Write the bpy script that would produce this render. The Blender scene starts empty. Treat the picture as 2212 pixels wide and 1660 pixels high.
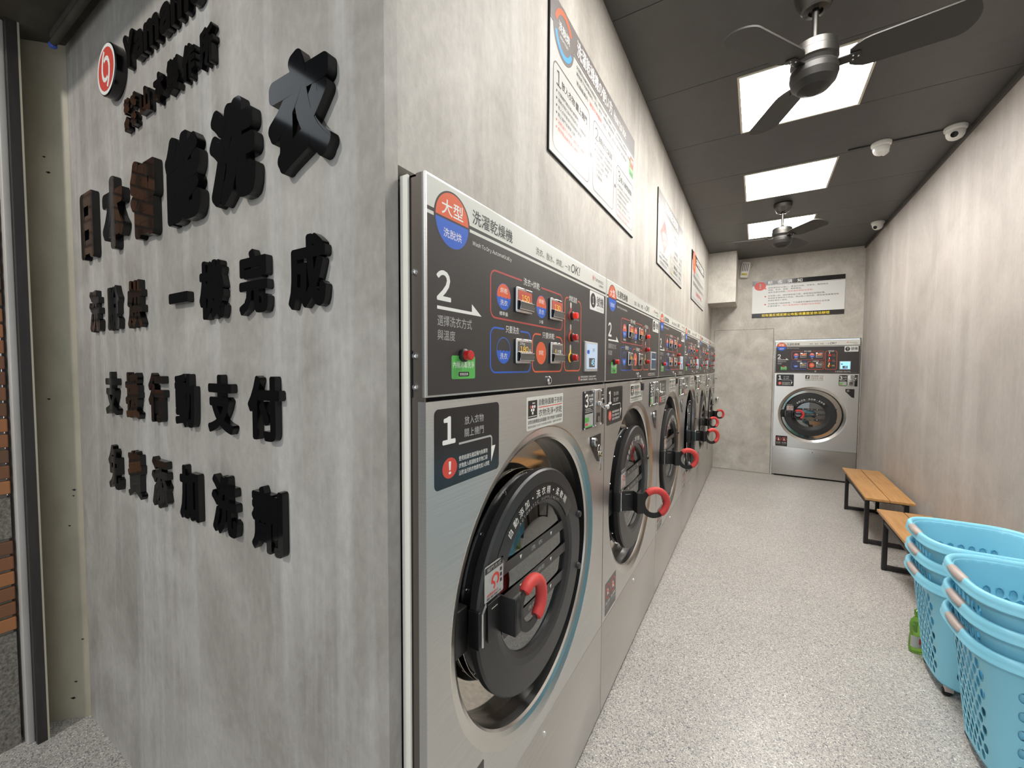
import bpy, bmesh, math, random
from math import sin, cos, pi, radians
from mathutils import Vector, Matrix
random.seed(7)
SC = bpy.context.scene
COL = SC.collection

def lin(r, g, b):
    f = lambda c: (c/255/12.92) if c/255 <= 0.04045 else ((c/255+0.055)/1.055)**2.4
    return (f(r), f(g), f(b), 1.0)

# ------------------------------------------------------------------ camera
F_PX, YAW, PITCH, ROLL = 889.62, 0.5357, 0.0416, 0.0047
fwd = Vector((-sin(YAW)*cos(PITCH), cos(YAW)*cos(PITCH), -sin(PITCH)))
rgt = Vector((cos(YAW), sin(YAW), 0)); upv = rgt.cross(fwd)
r2 = rgt*cos(ROLL)+upv*sin(ROLL); u2 = -rgt*sin(ROLL)+upv*cos(ROLL)
cam = bpy.data.cameras.new('camera'); cam_ob = bpy.data.objects.new('camera', cam); COL.objects.link(cam_ob)
m = Matrix((r2, u2, -fwd)).transposed().to_4x4(); m.translation = Vector((0, 0, 1.5))
cam_ob.matrix_world = m
cam.sensor_fit = 'HORIZONTAL'; cam.sensor_width = 36.0; cam.lens = 36.0*F_PX/2212
cam.clip_start = 0.02; cam.clip_end = 100
SC.camera = cam_ob

# ------------------------------------------------------------------ light and exposure
PANEL_W = 28.0           # radiance of the ceiling light diffusers
world = bpy.data.worlds.new('world'); SC.world = world; world.use_nodes = True
bg = world.node_tree.nodes['Background']
bg.inputs['Color'].default_value = (0.86, 0.94, 1.0, 1); bg.inputs['Strength'].default_value = 1.05
lamp = bpy.data.lights.new('street_lamp', 'AREA'); lamp.shape = 'DISK'; lamp.size = 0.30; lamp.energy = 71
lamp.color = (1.0, 0.96, 0.90)
lamp_ob = bpy.data.objects.new('street_lamp', lamp); COL.objects.link(lamp_ob)
lamp_ob.location = (-1.75, -2.6, 4.15)
lamp_ob.rotation_euler = (Vector((-1.4, 0.5, 1.2))-Vector(lamp_ob.location)).to_track_quat('-Z', 'Y').to_euler()
SC.view_settings.view_transform = 'Standard'; SC.view_settings.look = 'None'
SC.view_settings.gamma = 1.0; SC.view_settings.use_curve_mapping = False
SC.view_settings.exposure = 0.0

# ------------------------------------------------------------------ materials
MAT = {}
def mat(name, col=None, rough=0.5, metal=0.0, emit=None, estr=0.0, spec=None, coat=0.0):
    if name in MAT: return MAT[name]
    m = bpy.data.materials.new(name); m.use_nodes = True
    b = m.node_tree.nodes['Principled BSDF']
    if col is not None: b.inputs['Base Color'].default_value = col
    b.inputs['Roughness'].default_value = rough; b.inputs['Metallic'].default_value = metal
    if spec is not None: b.inputs['Specular IOR Level'].default_value = spec
    if coat: b.inputs['Coat Weight'].default_value = coat; b.inputs['Coat Roughness'].default_value = 0.03
    if emit is not None:
        b.inputs['Emission Color'].default_value = emit; b.inputs['Emission Strength'].default_value = estr
    MAT[name] = m
    return m

def nodes(name):
    m = mat(name); nt = m.node_tree; N = nt.nodes; L = nt.links
    b = N['Principled BSDF']
    tc = N.new('ShaderNodeTexCoord')
    return m, N, L, b, tc

def noise(N, L, tc, scale, vec=(1, 1, 1), detail=4, rough=0.55, dist=0.0):
    mp = N.new('ShaderNodeMapping'); mp.inputs['Scale'].default_value = vec
    L.new(tc.outputs['Object'], mp.inputs['Vector'])
    n = N.new('ShaderNodeTexNoise'); n.inputs['Scale'].default_value = scale
    n.inputs['Detail'].default_value = detail; n.inputs['Roughness'].default_value = rough
    n.inputs['Distortion'].default_value = dist
    L.new(mp.outputs['Vector'], n.inputs['Vector'])
    return n

def ramp(N, L, src, stops):
    r = N.new('ShaderNodeValToRGB')
    e = r.color_ramp.elements
    e[0].position, e[0].color = stops[0]; e[1].position, e[1].color = stops[-1]
    for p, c in stops[1:-1]:
        x = e.new(p); x.color = c
    L.new(src, r.inputs['Fac'])
    return r

def mix(N, L, a, b, fac, mode='MIX'):
    x = N.new('ShaderNodeMix'); x.data_type = 'RGBA'; x.blend_type = mode
    for s, v in ((x.inputs[6], a), (x.inputs[7], b), (x.inputs[0], fac)):
        if isinstance(v, (tuple, float, int)): s.default_value = v
        else: L.new(v, s)
    return x.outputs[2]

def concrete(name, c_lo, c_hi, c_streak, bump=0.12, sv=(1, 1, 1), streak=(7, 7, 0.55), grain=(0.86, 1.08), smax=0.65):
    m, N, L, b, tc = nodes(name)
    n1 = noise(N, L, tc, 2.2, sv, 8, 0.62, 0.6)
    base = ramp(N, L, n1.outputs['Fac'], [(0.30, c_lo), (0.70, c_hi)])
    n2 = noise(N, L, tc, 1.0, streak, 5, 0.6)
    s = ramp(N, L, n2.outputs['Fac'], [(0.50, (0, 0, 0, 1)), (0.74, (smax, smax, smax, 1))])
    c1 = mix(N, L, base.outputs['Color'], c_streak, s.outputs['Color'])
    n3 = noise(N, L, tc, 55, (1, 1, 0.5), 3, 0.6)
    g = ramp(N, L, n3.outputs['Fac'], [(0.30, (grain[0],)*3+(1,)), (0.70, (grain[1],)*3+(1,))])
    c2 = mix(N, L, c1, g.outputs['Color'], 1.0, 'MULTIPLY')
    L.new(c2, b.inputs['Base Color'])
    b.inputs['Roughness'].default_value = 0.62
    bp = N.new('ShaderNodeBump'); bp.inputs['Strength'].default_value = bump; bp.inputs['Distance'].default_value = 0.004
    n4 = noise(N, L, tc, 120, (1, 1, 1), 3)
    L.new(n4.outputs['Fac'], bp.inputs['Height']); L.new(bp.outputs['Normal'], b.inputs['Normal'])
    return m

concrete('concrete_inside', lin(156, 150, 141), lin(191, 186, 177), lin(208, 204, 196), grain=(0.90, 1.06))
concrete('concrete_back', lin(172, 166, 156), lin(210, 205, 195), lin(218, 214, 206), streak=(3, 3, 2.0), sv=(2.2, 2.2, 1.8), grain=(0.92, 1.05))
concrete('concrete_right', lin(162, 154, 147), lin(186, 179, 172), lin(207, 202, 197), streak=(4, 4, 0.22), grain=(0.94, 1.04), smax=0.45)
concrete('concrete_sign', lin(142, 136, 129), lin(186, 181, 174), lin(204, 202, 198), streak=(9, 9, 0.5), grain=(0.90, 1.06))

def floor_mat(name, tint):
    m, N, L, b, tc = nodes(name)
    def vor(scale, seed):
        mp = N.new('ShaderNodeMapping'); mp.inputs['Location'].default_value = (seed, seed*.7, 0)
        L.new(tc.outputs['Object'], mp.inputs['Vector'])
        nz = N.new('ShaderNodeTexNoise'); nz.inputs['Scale'].default_value = 60; L.new(mp.outputs['Vector'], nz.inputs['Vector'])
        ad = N.new('ShaderNodeMix'); ad.data_type = 'RGBA'; ad.inputs[0].default_value = 0.018
        L.new(mp.outputs['Vector'], ad.inputs[6]); L.new(nz.outputs['Color'], ad.inputs[7])
        v = N.new('ShaderNodeTexVoronoi'); v.inputs['Scale'].default_value = scale
        L.new(ad.outputs[2], v.inputs['Vector'])
        sp = N.new('ShaderNodeSeparateColor'); L.new(v.outputs['Color'], sp.inputs['Color'])
        return sp
    v1 = vor(275, 1.3); v2 = vor(330, 5.1)
    T = lambda r, g, b2: tuple(a*t for a, t in zip(lin(r, g, b2)[:3], tint))+(1,)
    r1 = ramp(N, L, v1.outputs['Red'], [(0.0, T(120, 117, 120)), (0.10, T(156, 152, 149)), (0.20, T(186, 181, 174)),
                                        (0.55, T(193, 188, 181)), (0.84, T(214, 210, 202)), (0.96, T(238, 235, 228))])
    r1.color_ramp.interpolation = 'CONSTANT'
    dk = ramp(N, L, v2.outputs['Green'], [(0.0, (1, 1, 1, 1)), (0.10, (0, 0, 0, 1))]); dk.color_ramp.interpolation = 'CONSTANT'
    c = mix(N, L, r1.outputs['Color'], T(132, 128, 131), dk.outputs['Color'])
    big = noise(N, L, tc, 1.6, (1, 1, 1), 3)
    bgm = ramp(N, L, big.outputs['Fac'], [(0.3, (0.92, 0.92, 0.92, 1)), (0.7, (1.03, 1.03, 1.03, 1))])
    c = mix(N, L, c, bgm.outputs['Color'], 1.0, 'MULTIPLY')
    L.new(c, b.inputs['Base Color']); b.inputs['Roughness'].default_value = 0.33
    b.inputs['Specular IOR Level'].default_value = 0.42
    return m
floor_mat('speckled_floor', (1, 1, 1))

def steel(name, col, rough, vec, bump=0.05, scale=1.0, aniso=0.0):
    m, N, L, b, tc = nodes(name)
    n = noise(N, L, tc, scale, vec, 3, 0.6)
    r = ramp(N, L, n.outputs['Fac'], [(0.3, tuple(c*0.90 for c in col[:3])+(1,)), (0.7, tuple(min(1, c*1.06) for c in col[:3])+(1,))])
    L.new(r.outputs['Color'], b.inputs['Base Color'])
    b.inputs['Metallic'].default_value = 1.0; b.inputs['Roughness'].default_value = rough
    if aniso:
        b.inputs['Anisotropic'].default_value = aniso; b.inputs['Anisotropic Rotation'].default_value = 0.25
        tg = N.new('ShaderNodeTangent'); tg.direction_type = 'RADIAL'; tg.axis = 'Z'; L.new(tg.outputs['Tangent'], b.inputs['Tangent'])
    bp = N.new('ShaderNodeBump'); bp.inputs['Strength'].default_value = bump; bp.inputs['Distance'].default_value = 0.001
    L.new(n.outputs['Fac'], bp.inputs['Height']); L.new(bp.outputs['Normal'], b.inputs['Normal'])
    return m
steel('brushed_steel', lin(212, 211, 208), 0.38, (3, 3, 420), aniso=0.6)
steel('brushed_steel_low', lin(202, 199, 195), 0.30, (3, 3, 420), aniso=0.5)
mat('side_steel', lin(116, 108, 101), 0.4, 0.8)
mat('polished_steel', lin(188, 182, 172), 0.06, 1.0)
mat('bevel_steel', lin(214, 211, 206), 0.22, 1.0)
mat('chrome', lin(220, 220, 220), 0.10, 1.0)
mat('drum_steel', lin(150, 150, 150), 0.35, 1.0)

def plain_noise(name, c1, c2, scale, rough=0.5, vec=(1, 1, 1), bump=0.0, metal=0.0, spec=None):
    m, N, L, b, tc = nodes(name)
    n = noise(N, L, tc, scale, vec, 5, 0.6)
    r = ramp(N, L, n.outputs['Fac'], [(0.3, c1), (0.7, c2)])
    L.new(r.outputs['Color'], b.inputs['Base Color'])
    b.inputs['Roughness'].default_value = rough; b.inputs['Metallic'].default_value = metal
    if spec is not None: b.inputs['Specular IOR Level'].default_value = spec
    if bump:
        bp = N.new('ShaderNodeBump'); bp.inputs['Strength'].default_value = bump; bp.inputs['Distance'].default_value = 0.004
        L.new(n.outputs['Fac'], bp.inputs['Height']); L.new(bp.outputs['Normal'], b.inputs['Normal'])
    return m
plain_noise('ceiling_black', lin(72, 70, 68), lin(77, 75, 73), 12, 0.42)
mat('seam_black', lin(14, 13, 12), 0.8)
plain_noise('soffit_dark', lin(58, 55, 48), lin(78, 74, 64), 6, 0.8)
plain_noise('bench_wood', lin(172, 126, 74), lin(198, 152, 98), 3.0, 0.42, (14, 1.2, 14))
plain_noise('black_metal', lin(26, 25, 25), lin(34, 33, 33), 30, 0.45)
plain_noise('jamb_paint', lin(150, 142, 124), lin(182, 174, 154), 5, 0.5, (1, 1, 0.4))
plain_noise('rail_cream', lin(176, 168, 146), lin(196, 188, 166), 8, 0.45, (1, 1, 0.3))
plain_noise('rail_white', lin(176, 170, 162), lin(196, 192, 186), 8, 0.45, (1, 1, 0.3))
plain_noise('rail_slot', lin(38, 34, 33), lin(58, 52, 50), 6, 0.5, (4, 4, 0.5))
plain_noise('pebble_wash', lin(84, 78, 70), lin(150, 144, 134), 90, 0.8, (1, 1, 1), 1.0)
plain_noise('mortar', lin(104, 100, 92), lin(128, 122, 112), 25, 0.85, (1, 1, 1), 0.3)
def brick_mat():
    m, N, L, b, tc = nodes('tile_brick')
    oi = N.new('ShaderNodeObjectInfo')
    ge = N.new('ShaderNodeNewGeometry')
    r = ramp(N, L, ge.outputs['Random Per Island'], [(0.0, lin(98, 66, 46)), (0.3, lin(172, 114, 70)), (0.6, lin(140, 90, 58)), (0.8, lin(92, 68, 52)), (1.0, lin(178, 122, 76))])
    L.new(r.outputs['Color'], b.inputs['Base Color']); b.inputs['Roughness'].default_value = 0.55
brick_mat()

mat('gloss_black', lin(14, 14, 15), 0.07, 0.0, spec=0.5)
mat('acrylic_side', lin(9, 9, 10), 0.16)
mat('black_plastic', lin(42, 41, 41), 0.36)
mat('black_rubber', lin(16, 16, 16), 0.38)
mat('recess_black', lin(30, 30, 30), 0.22, 0.0, spec=0.6)
mat('panel_black', lin(58, 55, 54), 0.38)
mat('label_black', lin(40, 38, 38), 0.16)
mat('print_white', lin(232, 232, 226), 0.45)
mat('print_grey', lin(176, 176, 172), 0.45)
mat('band_white', lin(214, 214, 206), 0.35)
mat('sign_white', lin(176, 175, 171), 0.5)
mat('notice_white', lin(224, 224, 221), 0.45)
mat('print_dark', lin(46, 44, 44), 0.45)
mat('print_red', lin(208, 74, 62), 0.45)
mat('line_red', lin(186, 76, 72), 0.4)
mat('print_orange', lin(222, 98, 58), 0.4)
mat('print_blue', lin(46, 98, 198), 0.4)
mat('sky_blue', lin(70, 150, 214), 0.4)
mat('print_green', lin(88, 178, 86), 0.4)
mat('print_yellow', lin(240, 214, 52), 0.4)
mat('header_grey', lin(112, 106, 104), 0.4)
mat('grip_red', lin(206, 66, 62), 0.55)
mat('button_red', lin(200, 34, 36), 0.25, coat=0.3)
mat('button_red_lit', lin(226, 50, 44), 0.25, emit=lin(255, 60, 40), estr=0.35)
mat('screen_red', lin(196, 92, 78), 0.25)
mat('screen_grey', lin(96, 94, 90), 0.2)
mat('digit_yellow', lin(252, 206, 70), 0.4, emit=lin(255, 190, 50), estr=0.25)
mat('lcd_pale', lin(188, 204, 222), 0.25, emit=lin(170, 195, 225), estr=0.25)
mat('lcd_lit', lin(160, 214, 244), 0.3, emit=lin(140, 214, 255), estr=0.85)
mat('lcd_dark', lin(58, 82, 106), 0.2)
mat('foam_white', lin(224, 220, 208), 0.6)
mat('white_plastic', lin(222, 220, 214), 0.35)
mat('grey_plastic', lin(186, 184, 180), 0.4)
mat('lens_black', lin(12, 12, 14), 0.08)
mat('fan_dark', lin(50, 48, 46), 0.42, 0.3)
mat('fan_metal', lin(88, 86, 83), 0.42, 0.9)
mat('fan_canopy', lin(78, 76, 73), 0.25, 0.8)
mat('blade_dark', lin(56, 53, 50), 0.55)
mat('basket_blue', lin(140, 212, 236), 0.34, spec=0.45)
mat('basket_grip', lin(186, 172, 166), 0.35)
mat('brass', lin(186, 160, 96), 0.3, 1.0)
mat('light_white', (1, 1, 1, 1), 0.5, emit=(1.0, 0.975, 0.93, 1), estr=PANEL_W)
mat('light_frame', lin(214, 206, 190), 0.4)
mat('gold_print', lin(206, 168, 40), 0.4)
mat('backdrop_dark', lin(38, 38, 40), 0.9)
mat('cable_black', lin(20, 20, 20), 0.5)
mat('glint_blue', lin(70, 96, 190), 0.2)

def mix_transparent(name, col, fac, rough, tint=(1, 1, 1, 1)):
    m = bpy.data.materials.new(name); m.use_nodes = True; N = m.node_tree.nodes; L = m.node_tree.links
    out = N['Material Output']; N.remove(N['Principled BSDF'])
    tr = N.new('ShaderNodeBsdfTransparent'); tr.inputs['Color'].default_value = tint
    gl = N.new('ShaderNodeBsdfGlossy'); gl.inputs['Roughness'].default_value = rough; gl.inputs['Color'].default_value = col
    fr = N.new('ShaderNodeFresnel'); fr.inputs['IOR'].default_value = fac
    mx = N.new('ShaderNodeMixShader'); L.new(fr.outputs['Fac'], mx.inputs['Fac']); L.new(tr.outputs['BSDF'], mx.inputs[1]); L.new(gl.outputs['BSDF'], mx.inputs[2])
    L.new(mx.outputs['Shader'], out.inputs['Surface'])
    MAT[name] = m
mix_transparent('door_glass', (0.9, 0.92, 0.92, 1), 3.0, 0.03, (0.55, 0.56, 0.55, 1))
def bottle_mat():
    m, N, L, b, tc = nodes('green_bottle')
    b.inputs['Base Color'].default_value = lin(176, 226, 110); b.inputs['Roughness'].default_value = 0.08
    b.inputs['Transmission Weight'].default_value = 0.75; b.inputs['IOR'].default_value = 1.35
bottle_mat()

# ------------------------------------------------------------------ mesh building
class MB:
    """collects faces, each with a material, and links them as one mesh object"""
    def __init__(s): s.v = []; s.f = []; s.m = []; s.mats = []; s.M = Matrix.Identity(4)
    def mi(s, name):
        if name not in s.mats: s.mats.append(name)
        return s.mats.index(name)
    def add(s, verts, faces, mt):
        o = len(s.v); k = s.mi(mt)
        s.v += [tuple(s.M @ Vector(p)) for p in verts]
        for f in faces: s.f.append([i+o for i in f]); s.m.append(k)
    def box(s, a, b, mt, bev=0.0):
        x0, y0, z0 = a; x1, y1, z1 = b
        if bev <= 0:
            V = [(x0, y0, z0), (x1, y0, z0), (x1, y1, z0), (x0, y1, z0), (x0, y0, z1), (x1, y0, z1), (x1, y1, z1), (x0, y1, z1)]
            s.add(V, [(0, 3, 2, 1), (4, 5, 6, 7), (0, 1, 5, 4), (1, 2, 6, 5), (2, 3, 7, 6), (3, 0, 4, 7)], mt)
            return
        bm = bmesh.new(); bmesh.ops.create_cube(bm, size=1)
        for v in bm.verts: v.co = Vector(((x0+x1)/2+v.co.x*(x1-x0), (y0+y1)/2+v.co.y*(y1-y0), (z0+z1)/2+v.co.z*(z1-z0)))
        bmesh.ops.bevel(bm, geom=list(bm.edges), offset=bev, segments=3, profile=0.5, affect='EDGES', clamp_overlap=True)
        bm.verts.index_update()
        s.add([v.co[:] for v in bm.verts], [[v.index for v in f.verts] for f in bm.faces], mt); bm.free()
    def lathe(s, prof, mts, n=48, axis='z', c=(0, 0, 0), a0=0, a1=2*pi):
        """prof: list of (r, h); mts: one material or one per segment. axis y: h along +y"""
        full = abs(a1-a0-2*pi) < 1e-6; k = n if full else n+1
        V = []
        for r, h in prof:
            for i in range(k):
                t = a0+(a1-a0)*i/n
                if axis == 'z': V.append((c[0]+r*cos(t), c[1]+r*sin(t), c[2]+h))
                elif axis == 'y': V.append((c[0]+r*cos(t), c[1]+h, c[2]+r*sin(t)))
                else: V.append((c[0]+h, c[1]+r*cos(t), c[2]+r*sin(t)))
        for j in range(len(prof)-1):
            mt = mts if isinstance(mts, str) else mts[j]
            F = []
            for i in range(n):
                i2 = (i+1) % k
                F.append((j*k+i, j*k+i2, (j+1)*k+i2, (j+1)*k+i))
            o = V[j*k:(j+2)*k]
            s.add(o, [tuple(q-j*k for q in f) for f in F], mt)
    def disc(s, c, r, mt, axis='y', n=40, rz=None):
        rz = rz or r
        if axis == 'y': c = (c[0], s.thin(c[1]), c[2])
        if axis == 'y': V = [(c[0]+r*cos(2*pi*i/n), c[1], c[2]+rz*sin(2*pi*i/n)) for i in range(n)]
        elif axis == 'z': V = [(c[0]+r*cos(2*pi*i/n), c[1]+rz*sin(2*pi*i/n), c[2]) for i in range(n)]
        else: V = [(c[0], c[1]+r*cos(2*pi*i/n), c[2]+rz*sin(2*pi*i/n)) for i in range(n)]
        s.add(V, [tuple(range(n))], mt)
    def tube(s, pts, r, mt, n=10, closed=False, caps=True):
        P = [Vector(p) for p in pts]; R = r if isinstance(r, (list, tuple)) else [r]*len(P)
        rings = []; prev = None
        for i, p in enumerate(P):
            if closed: t = P[(i+1) % len(P)]-P[i-1]
            else: t = P[min(i+1, len(P)-1)]-P[max(i-1, 0)]
            t.normalize()
            a = prev if prev is not None else (Vector((0, 0, 1)) if abs(t.z) < 0.9 else Vector((1, 0, 0)))
            u = (a-t*a.dot(t)).normalized(); w = t.cross(u); prev = u
            rings.append([p+(u*cos(2*pi*k/n)+w*sin(2*pi*k/n))*R[i] for k in range(n)])
        V = [q for rg in rings for q in rg]; F = []
        m_ = len(P) if closed else len(P)-1
        for i in range(m_):
            j = (i+1) % len(P)
            for k in range(n):
                k2 = (k+1) % n
                F.append((i*n+k, i*n+k2, j*n+k2, j*n+k))
        if caps and not closed: F += [tuple(range(n))[::-1], tuple(range((len(P)-1)*n, len(P)*n))]
        s.add(V, F, mt)
    def prism(s, poly, y0, y1, mt, side=None):
        """poly in (x, z), extruded from y0 to y1"""
        n = len(poly); V = [(x, y0, z) for x, z in poly]+[(x, y1, z) for x, z in poly]
        s.add(V, [tuple(range(n)), tuple(range(n, 2*n))[::-1]], mt)
        s.add(V, [(i, (i+1) % n, n+(i+1) % n, n+i) for i in range(n)], side or mt)
    # flat print in the local x-z plane at depth y
    @staticmethod
    def thin(y): return y*0.2 if -0.0036 < y < 0 else y      # printing lies almost flush on its panel
    def poly(s, pts, y, mt):
        y = s.thin(y); s.add([(x, y, z) for x, z in pts], [tuple(range(len(pts)))], mt)
    def rect(s, x0, z0, x1, z1, y, mt): s.poly([(x0, z0), (x1, z0), (x1, z1), (x0, z1)], y, mt)
    def rrect(s, x0, z0, x1, z1, r, y, mt): s.poly(rr(x0, z0, x1, z1, r), y, mt)
    def stroke(s, pts, w, y, mt, closed=False):
        n = len(pts); L_ = []; R_ = []; y = s.thin(y)
        for i in range(n):
            a = Vector(pts[i-1] if (closed or i > 0) else pts[i]); b = Vector(pts[(i+1) % n] if (closed or i < n-1) else pts[i])
            p = Vector(pts[i])
            d1 = (p-a).normalized() if (p-a).length > 1e-9 else (b-p).normalized()
            d2 = (b-p).normalized() if (b-p).length > 1e-9 else d1
            t = (d1+d2).normalized() if (d1+d2).length > 1e-6 else d1
            nn = Vector((-t.y, t.x)); k = 1/max(0.5, nn.dot(Vector((-d1.y, d1.x))))
            L_.append(p+nn*w/2*k); R_.append(p-nn*w/2*k)
        V = [(q.x, y, q.y) for q in L_]+[(q.x, y, q.y) for q in R_]
        s.add(V, [(i, (i+1) % n, n+(i+1) % n, n+i) for i in range(n if closed else n-1)], mt)
    def text(s, t, x0, x1, z0, z1, y, mt, off=0.0, shear=0.0):
        """string fitted to a box; give x1 None (or x0 None) to keep its own proportions"""
        y = s.thin(y)
        V, Fc, bb = glyphs(t, shear)
        w = bb[2]-bb[0]; h = bb[3]-bb[1]; sz = (z1-z0)/h
        if x1 is None: sx = sz; ox = x0
        elif x0 is None: sx = sz; ox = x1-w*sx
        else: sx = (x1-x0)/w; ox = x0
        k = 8 if off else 1                                  # a heavier weight: the same outline laid around itself
        for i in range(k):
            dx, dz = (off*sz*cos(2*pi*i/k), off*sz*sin(2*pi*i/k)) if off else (0, 0)
            s.add([(ox+(a-bb[0])*sx+dx, y-0.000012*i, z0+(b-bb[1])*sz+dz) for a, b in V], Fc, mt)
    def mesh(s, name, smooth=40):
        me = bpy.data.meshes.new(name); me.from_pydata(s.v, [], s.f)
        for k in s.mats: me.materials.append(MAT[k])
        me.polygons.foreach_set('material_index', s.m)
        if smooth:
            me.polygons.foreach_set('use_smooth', [True]*len(me.polygons)); me.set_sharp_from_angle(angle=radians(smooth))
        me.update()
        return me
    def build(s, name, parent=None, smooth=40, loc=None):
        return link(name, s.mesh(name, smooth), parent, loc)

def link(name, data, parent=None, loc=None):
    o = bpy.data.objects.new(name, data); COL.objects.link(o)
    if parent is not None: o.parent = parent
    if loc is not None: o.location = loc
    return o

def rr(x0, z0, x1, z1, r, n=6):
    P = []
    for cx, cz, a in ((x1-r, z0+r, -pi/2), (x1-r, z1-r, 0), (x0+r, z1-r, pi/2), (x0+r, z0+r, pi)):
        for i in range(n+1):
            t = a+pi/2*i/n; P.append((cx+r*cos(t), cz+r*sin(t)))
    return P

_G = {}
def glyphs(t, shear=0.0):
    """flat outline of a string: vertices, faces, bounds. Plain latin text is set from the full-width forms, closed up"""
    k = (t, shear)
    if k in _G: return _G[k]
    if t.isascii():
        V, Fc, x = [], [], 0.0
        for ch in t:
            if ch == ' ': x += 0.26; continue
            v, f, bb = glyphs(chr(ord(ch)+0xFEE0), shear)
            o = len(V); V += [(a-bb[0]+x, b) for a, b in v]; Fc += [tuple(i+o for i in q) for q in f]
            x += bb[2]-bb[0]+0.075
    else:
        cu = bpy.data.curves.new('lettering', 'FONT'); cu.body = t; cu.resolution_u = 3; cu.shear = shear
        ob = bpy.data.objects.new('lettering', cu)
        me = bpy.data.meshes.new_from_object(ob)
        V = [(v.co.x, v.co.y) for v in me.vertices]; Fc = [tuple(p.vertices) for p in me.polygons]
        bpy.data.objects.remove(ob); bpy.data.curves.remove(cu); bpy.data.meshes.remove(me)
    xs = [a for a, b in V]; ys = [b for a, b in V]
    _G[k] = (V, Fc, (min(xs), min(ys), max(xs), max(ys)))
    return _G[k]

def thing(name, label, cat, loc=(0, 0, 0), rotz=0.0, group=None):
    o = bpy.data.objects.new(name, None); COL.objects.link(o)
    o.empty_display_size = 0.1
    o.location = loc; o.rotation_euler = (0, 0, rotz)
    return tag(o, label, cat, group)
def tag(o, label, cat, group=None, kind=None):
    if label: o['label'] = label
    if cat: o['category'] = cat
    if group: o['group'] = group
    if kind: o['kind'] = kind
    return o
def struct(o, label=None):
    o['kind'] = 'structure'
    if label: o['label'] = label
    return o
# ------------------------------------------------------------------ room
XL, XR, YB, ZC, YS = -0.6007, 1.1544, 6.833, 3.0585, 0.5478
mb = MB(); mb.box((-4.5, -6, -0.1), (4.5, 7.2, 0), 'speckled_floor'); struct(mb.build('floor', smooth=0))

mb = MB()                                               # ceiling boards with dark joints
mb.box((XL-0.2, 0.35, ZC+0.012), (XR+0.2, YB+0.3, ZC+0.12), 'seam_black')
ys = [0.36+0.0]+[1.2375-0.65+0.6515*k for k in range(0, 11)]
ys = [0.36]+[1.882-0.653*2+0.653*k for k in range(0, 11) if 1.882-0.653*2+0.653*k < YB+0.2]+[YB+0.25]
for a, b in zip(ys[:-1], ys[1:]):
    mb.box((XL-0.1, a+0.0018, ZC), (XR+0.1, b-0.0018, ZC+0.013), 'ceiling_black')
struct(mb.build('ceiling', smooth=0))

mb = MB()                                               # left wall above the machines
mb.box((XL-0.15, 0.580, 1.886), (XL, YB+0.1, ZC+0.05), 'concrete_inside')
mb.box((XL-0.90, 0.580, 0), (XL-0.86, YB+0.1, 1.886), 'concrete_inside')
struct(mb.build('wall_left', smooth=0))
mb = MB()                                               # shop-front wall that carries the raised lettering
mb.box((-2.45, YS, 0), (XL, 0.580, ZC+0.05), 'concrete_sign')
struct(mb.build('wall_front', smooth=0))
mb = MB(); mb.box((XR, 0.50, 0), (XR+0.12, YB+0.1, ZC+0.05), 'concrete_right'); struct(mb.build('wall_right', smooth=0))
M7X0, M7X1 = 0.216, 1.137
mb = MB()
mb.box((XL-0.1, YB, 0), (-0.556, YB+0.1, 2.053), 'concrete_back')
mb.box((0.1945, YB, 0), (M7X0-0.004, YB+0.1, 1.892), 'concrete_back')
mb.box((0.1945, YB, 1.892), (XR+0.1, YB+0.1, 2.053), 'concrete_back')
mb.box((M7X1+0.006, YB, 0), (XR+0.1, YB+0.1, 1.892), 'concrete_back')
mb.box((XL-0.1, YB, 2.053), (XR+0.1, YB+0.1, ZC+0.05), 'concrete_back')
mb.box((-0.60, YB+0.045, 0), (0.20, YB+0.05, 2.05), 'seam_black')
struct(mb.build('wall_back', smooth=0))
mb = MB(); mb.box((-0.552, YB+0.002, 0.004), (0.1905, YB+0.04, 2.049), 'concrete_back'); d1 = struct(mb.build('door_1', smooth=0), 'flush hidden door clad like the concrete back wall')
mb = MB(); mb.lathe([(0.0, -0.062), (0.016, -0.060), (0.024, -0.050), (0.024, -0.040), (0.012, -0.030), (0.010, -0.012), (0.028, -0.008), (0.028, 0.0)], 'chrome', 24, 'y', (-0.497, YB+0.002, 1.036)); mb.build('door_knob', d1)
mb = MB(); mb.box((XL, 6.286, 2.385), (-0.267, YB, ZC+0.02), 'concrete_back', 0.0); struct(mb.build('trim_1', smooth=0), 'boxed-in duct in the back left corner below the ceiling')
mb = MB(); mb.box((XR-0.016, 0.5, ZC-0.032), (XR, YB, ZC+0.006), 'ceiling_black'); struct(mb.build('trim_2', smooth=0), 'black cornice strip along the right wall')
mb = MB(); mb.box((-0.597, 0.5802, 0), (-0.5765, 0.5868, 1.864), 'foam_white', 0.002); struct(mb.build('trim_3'), 'white filler strip beside the first machine')

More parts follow.
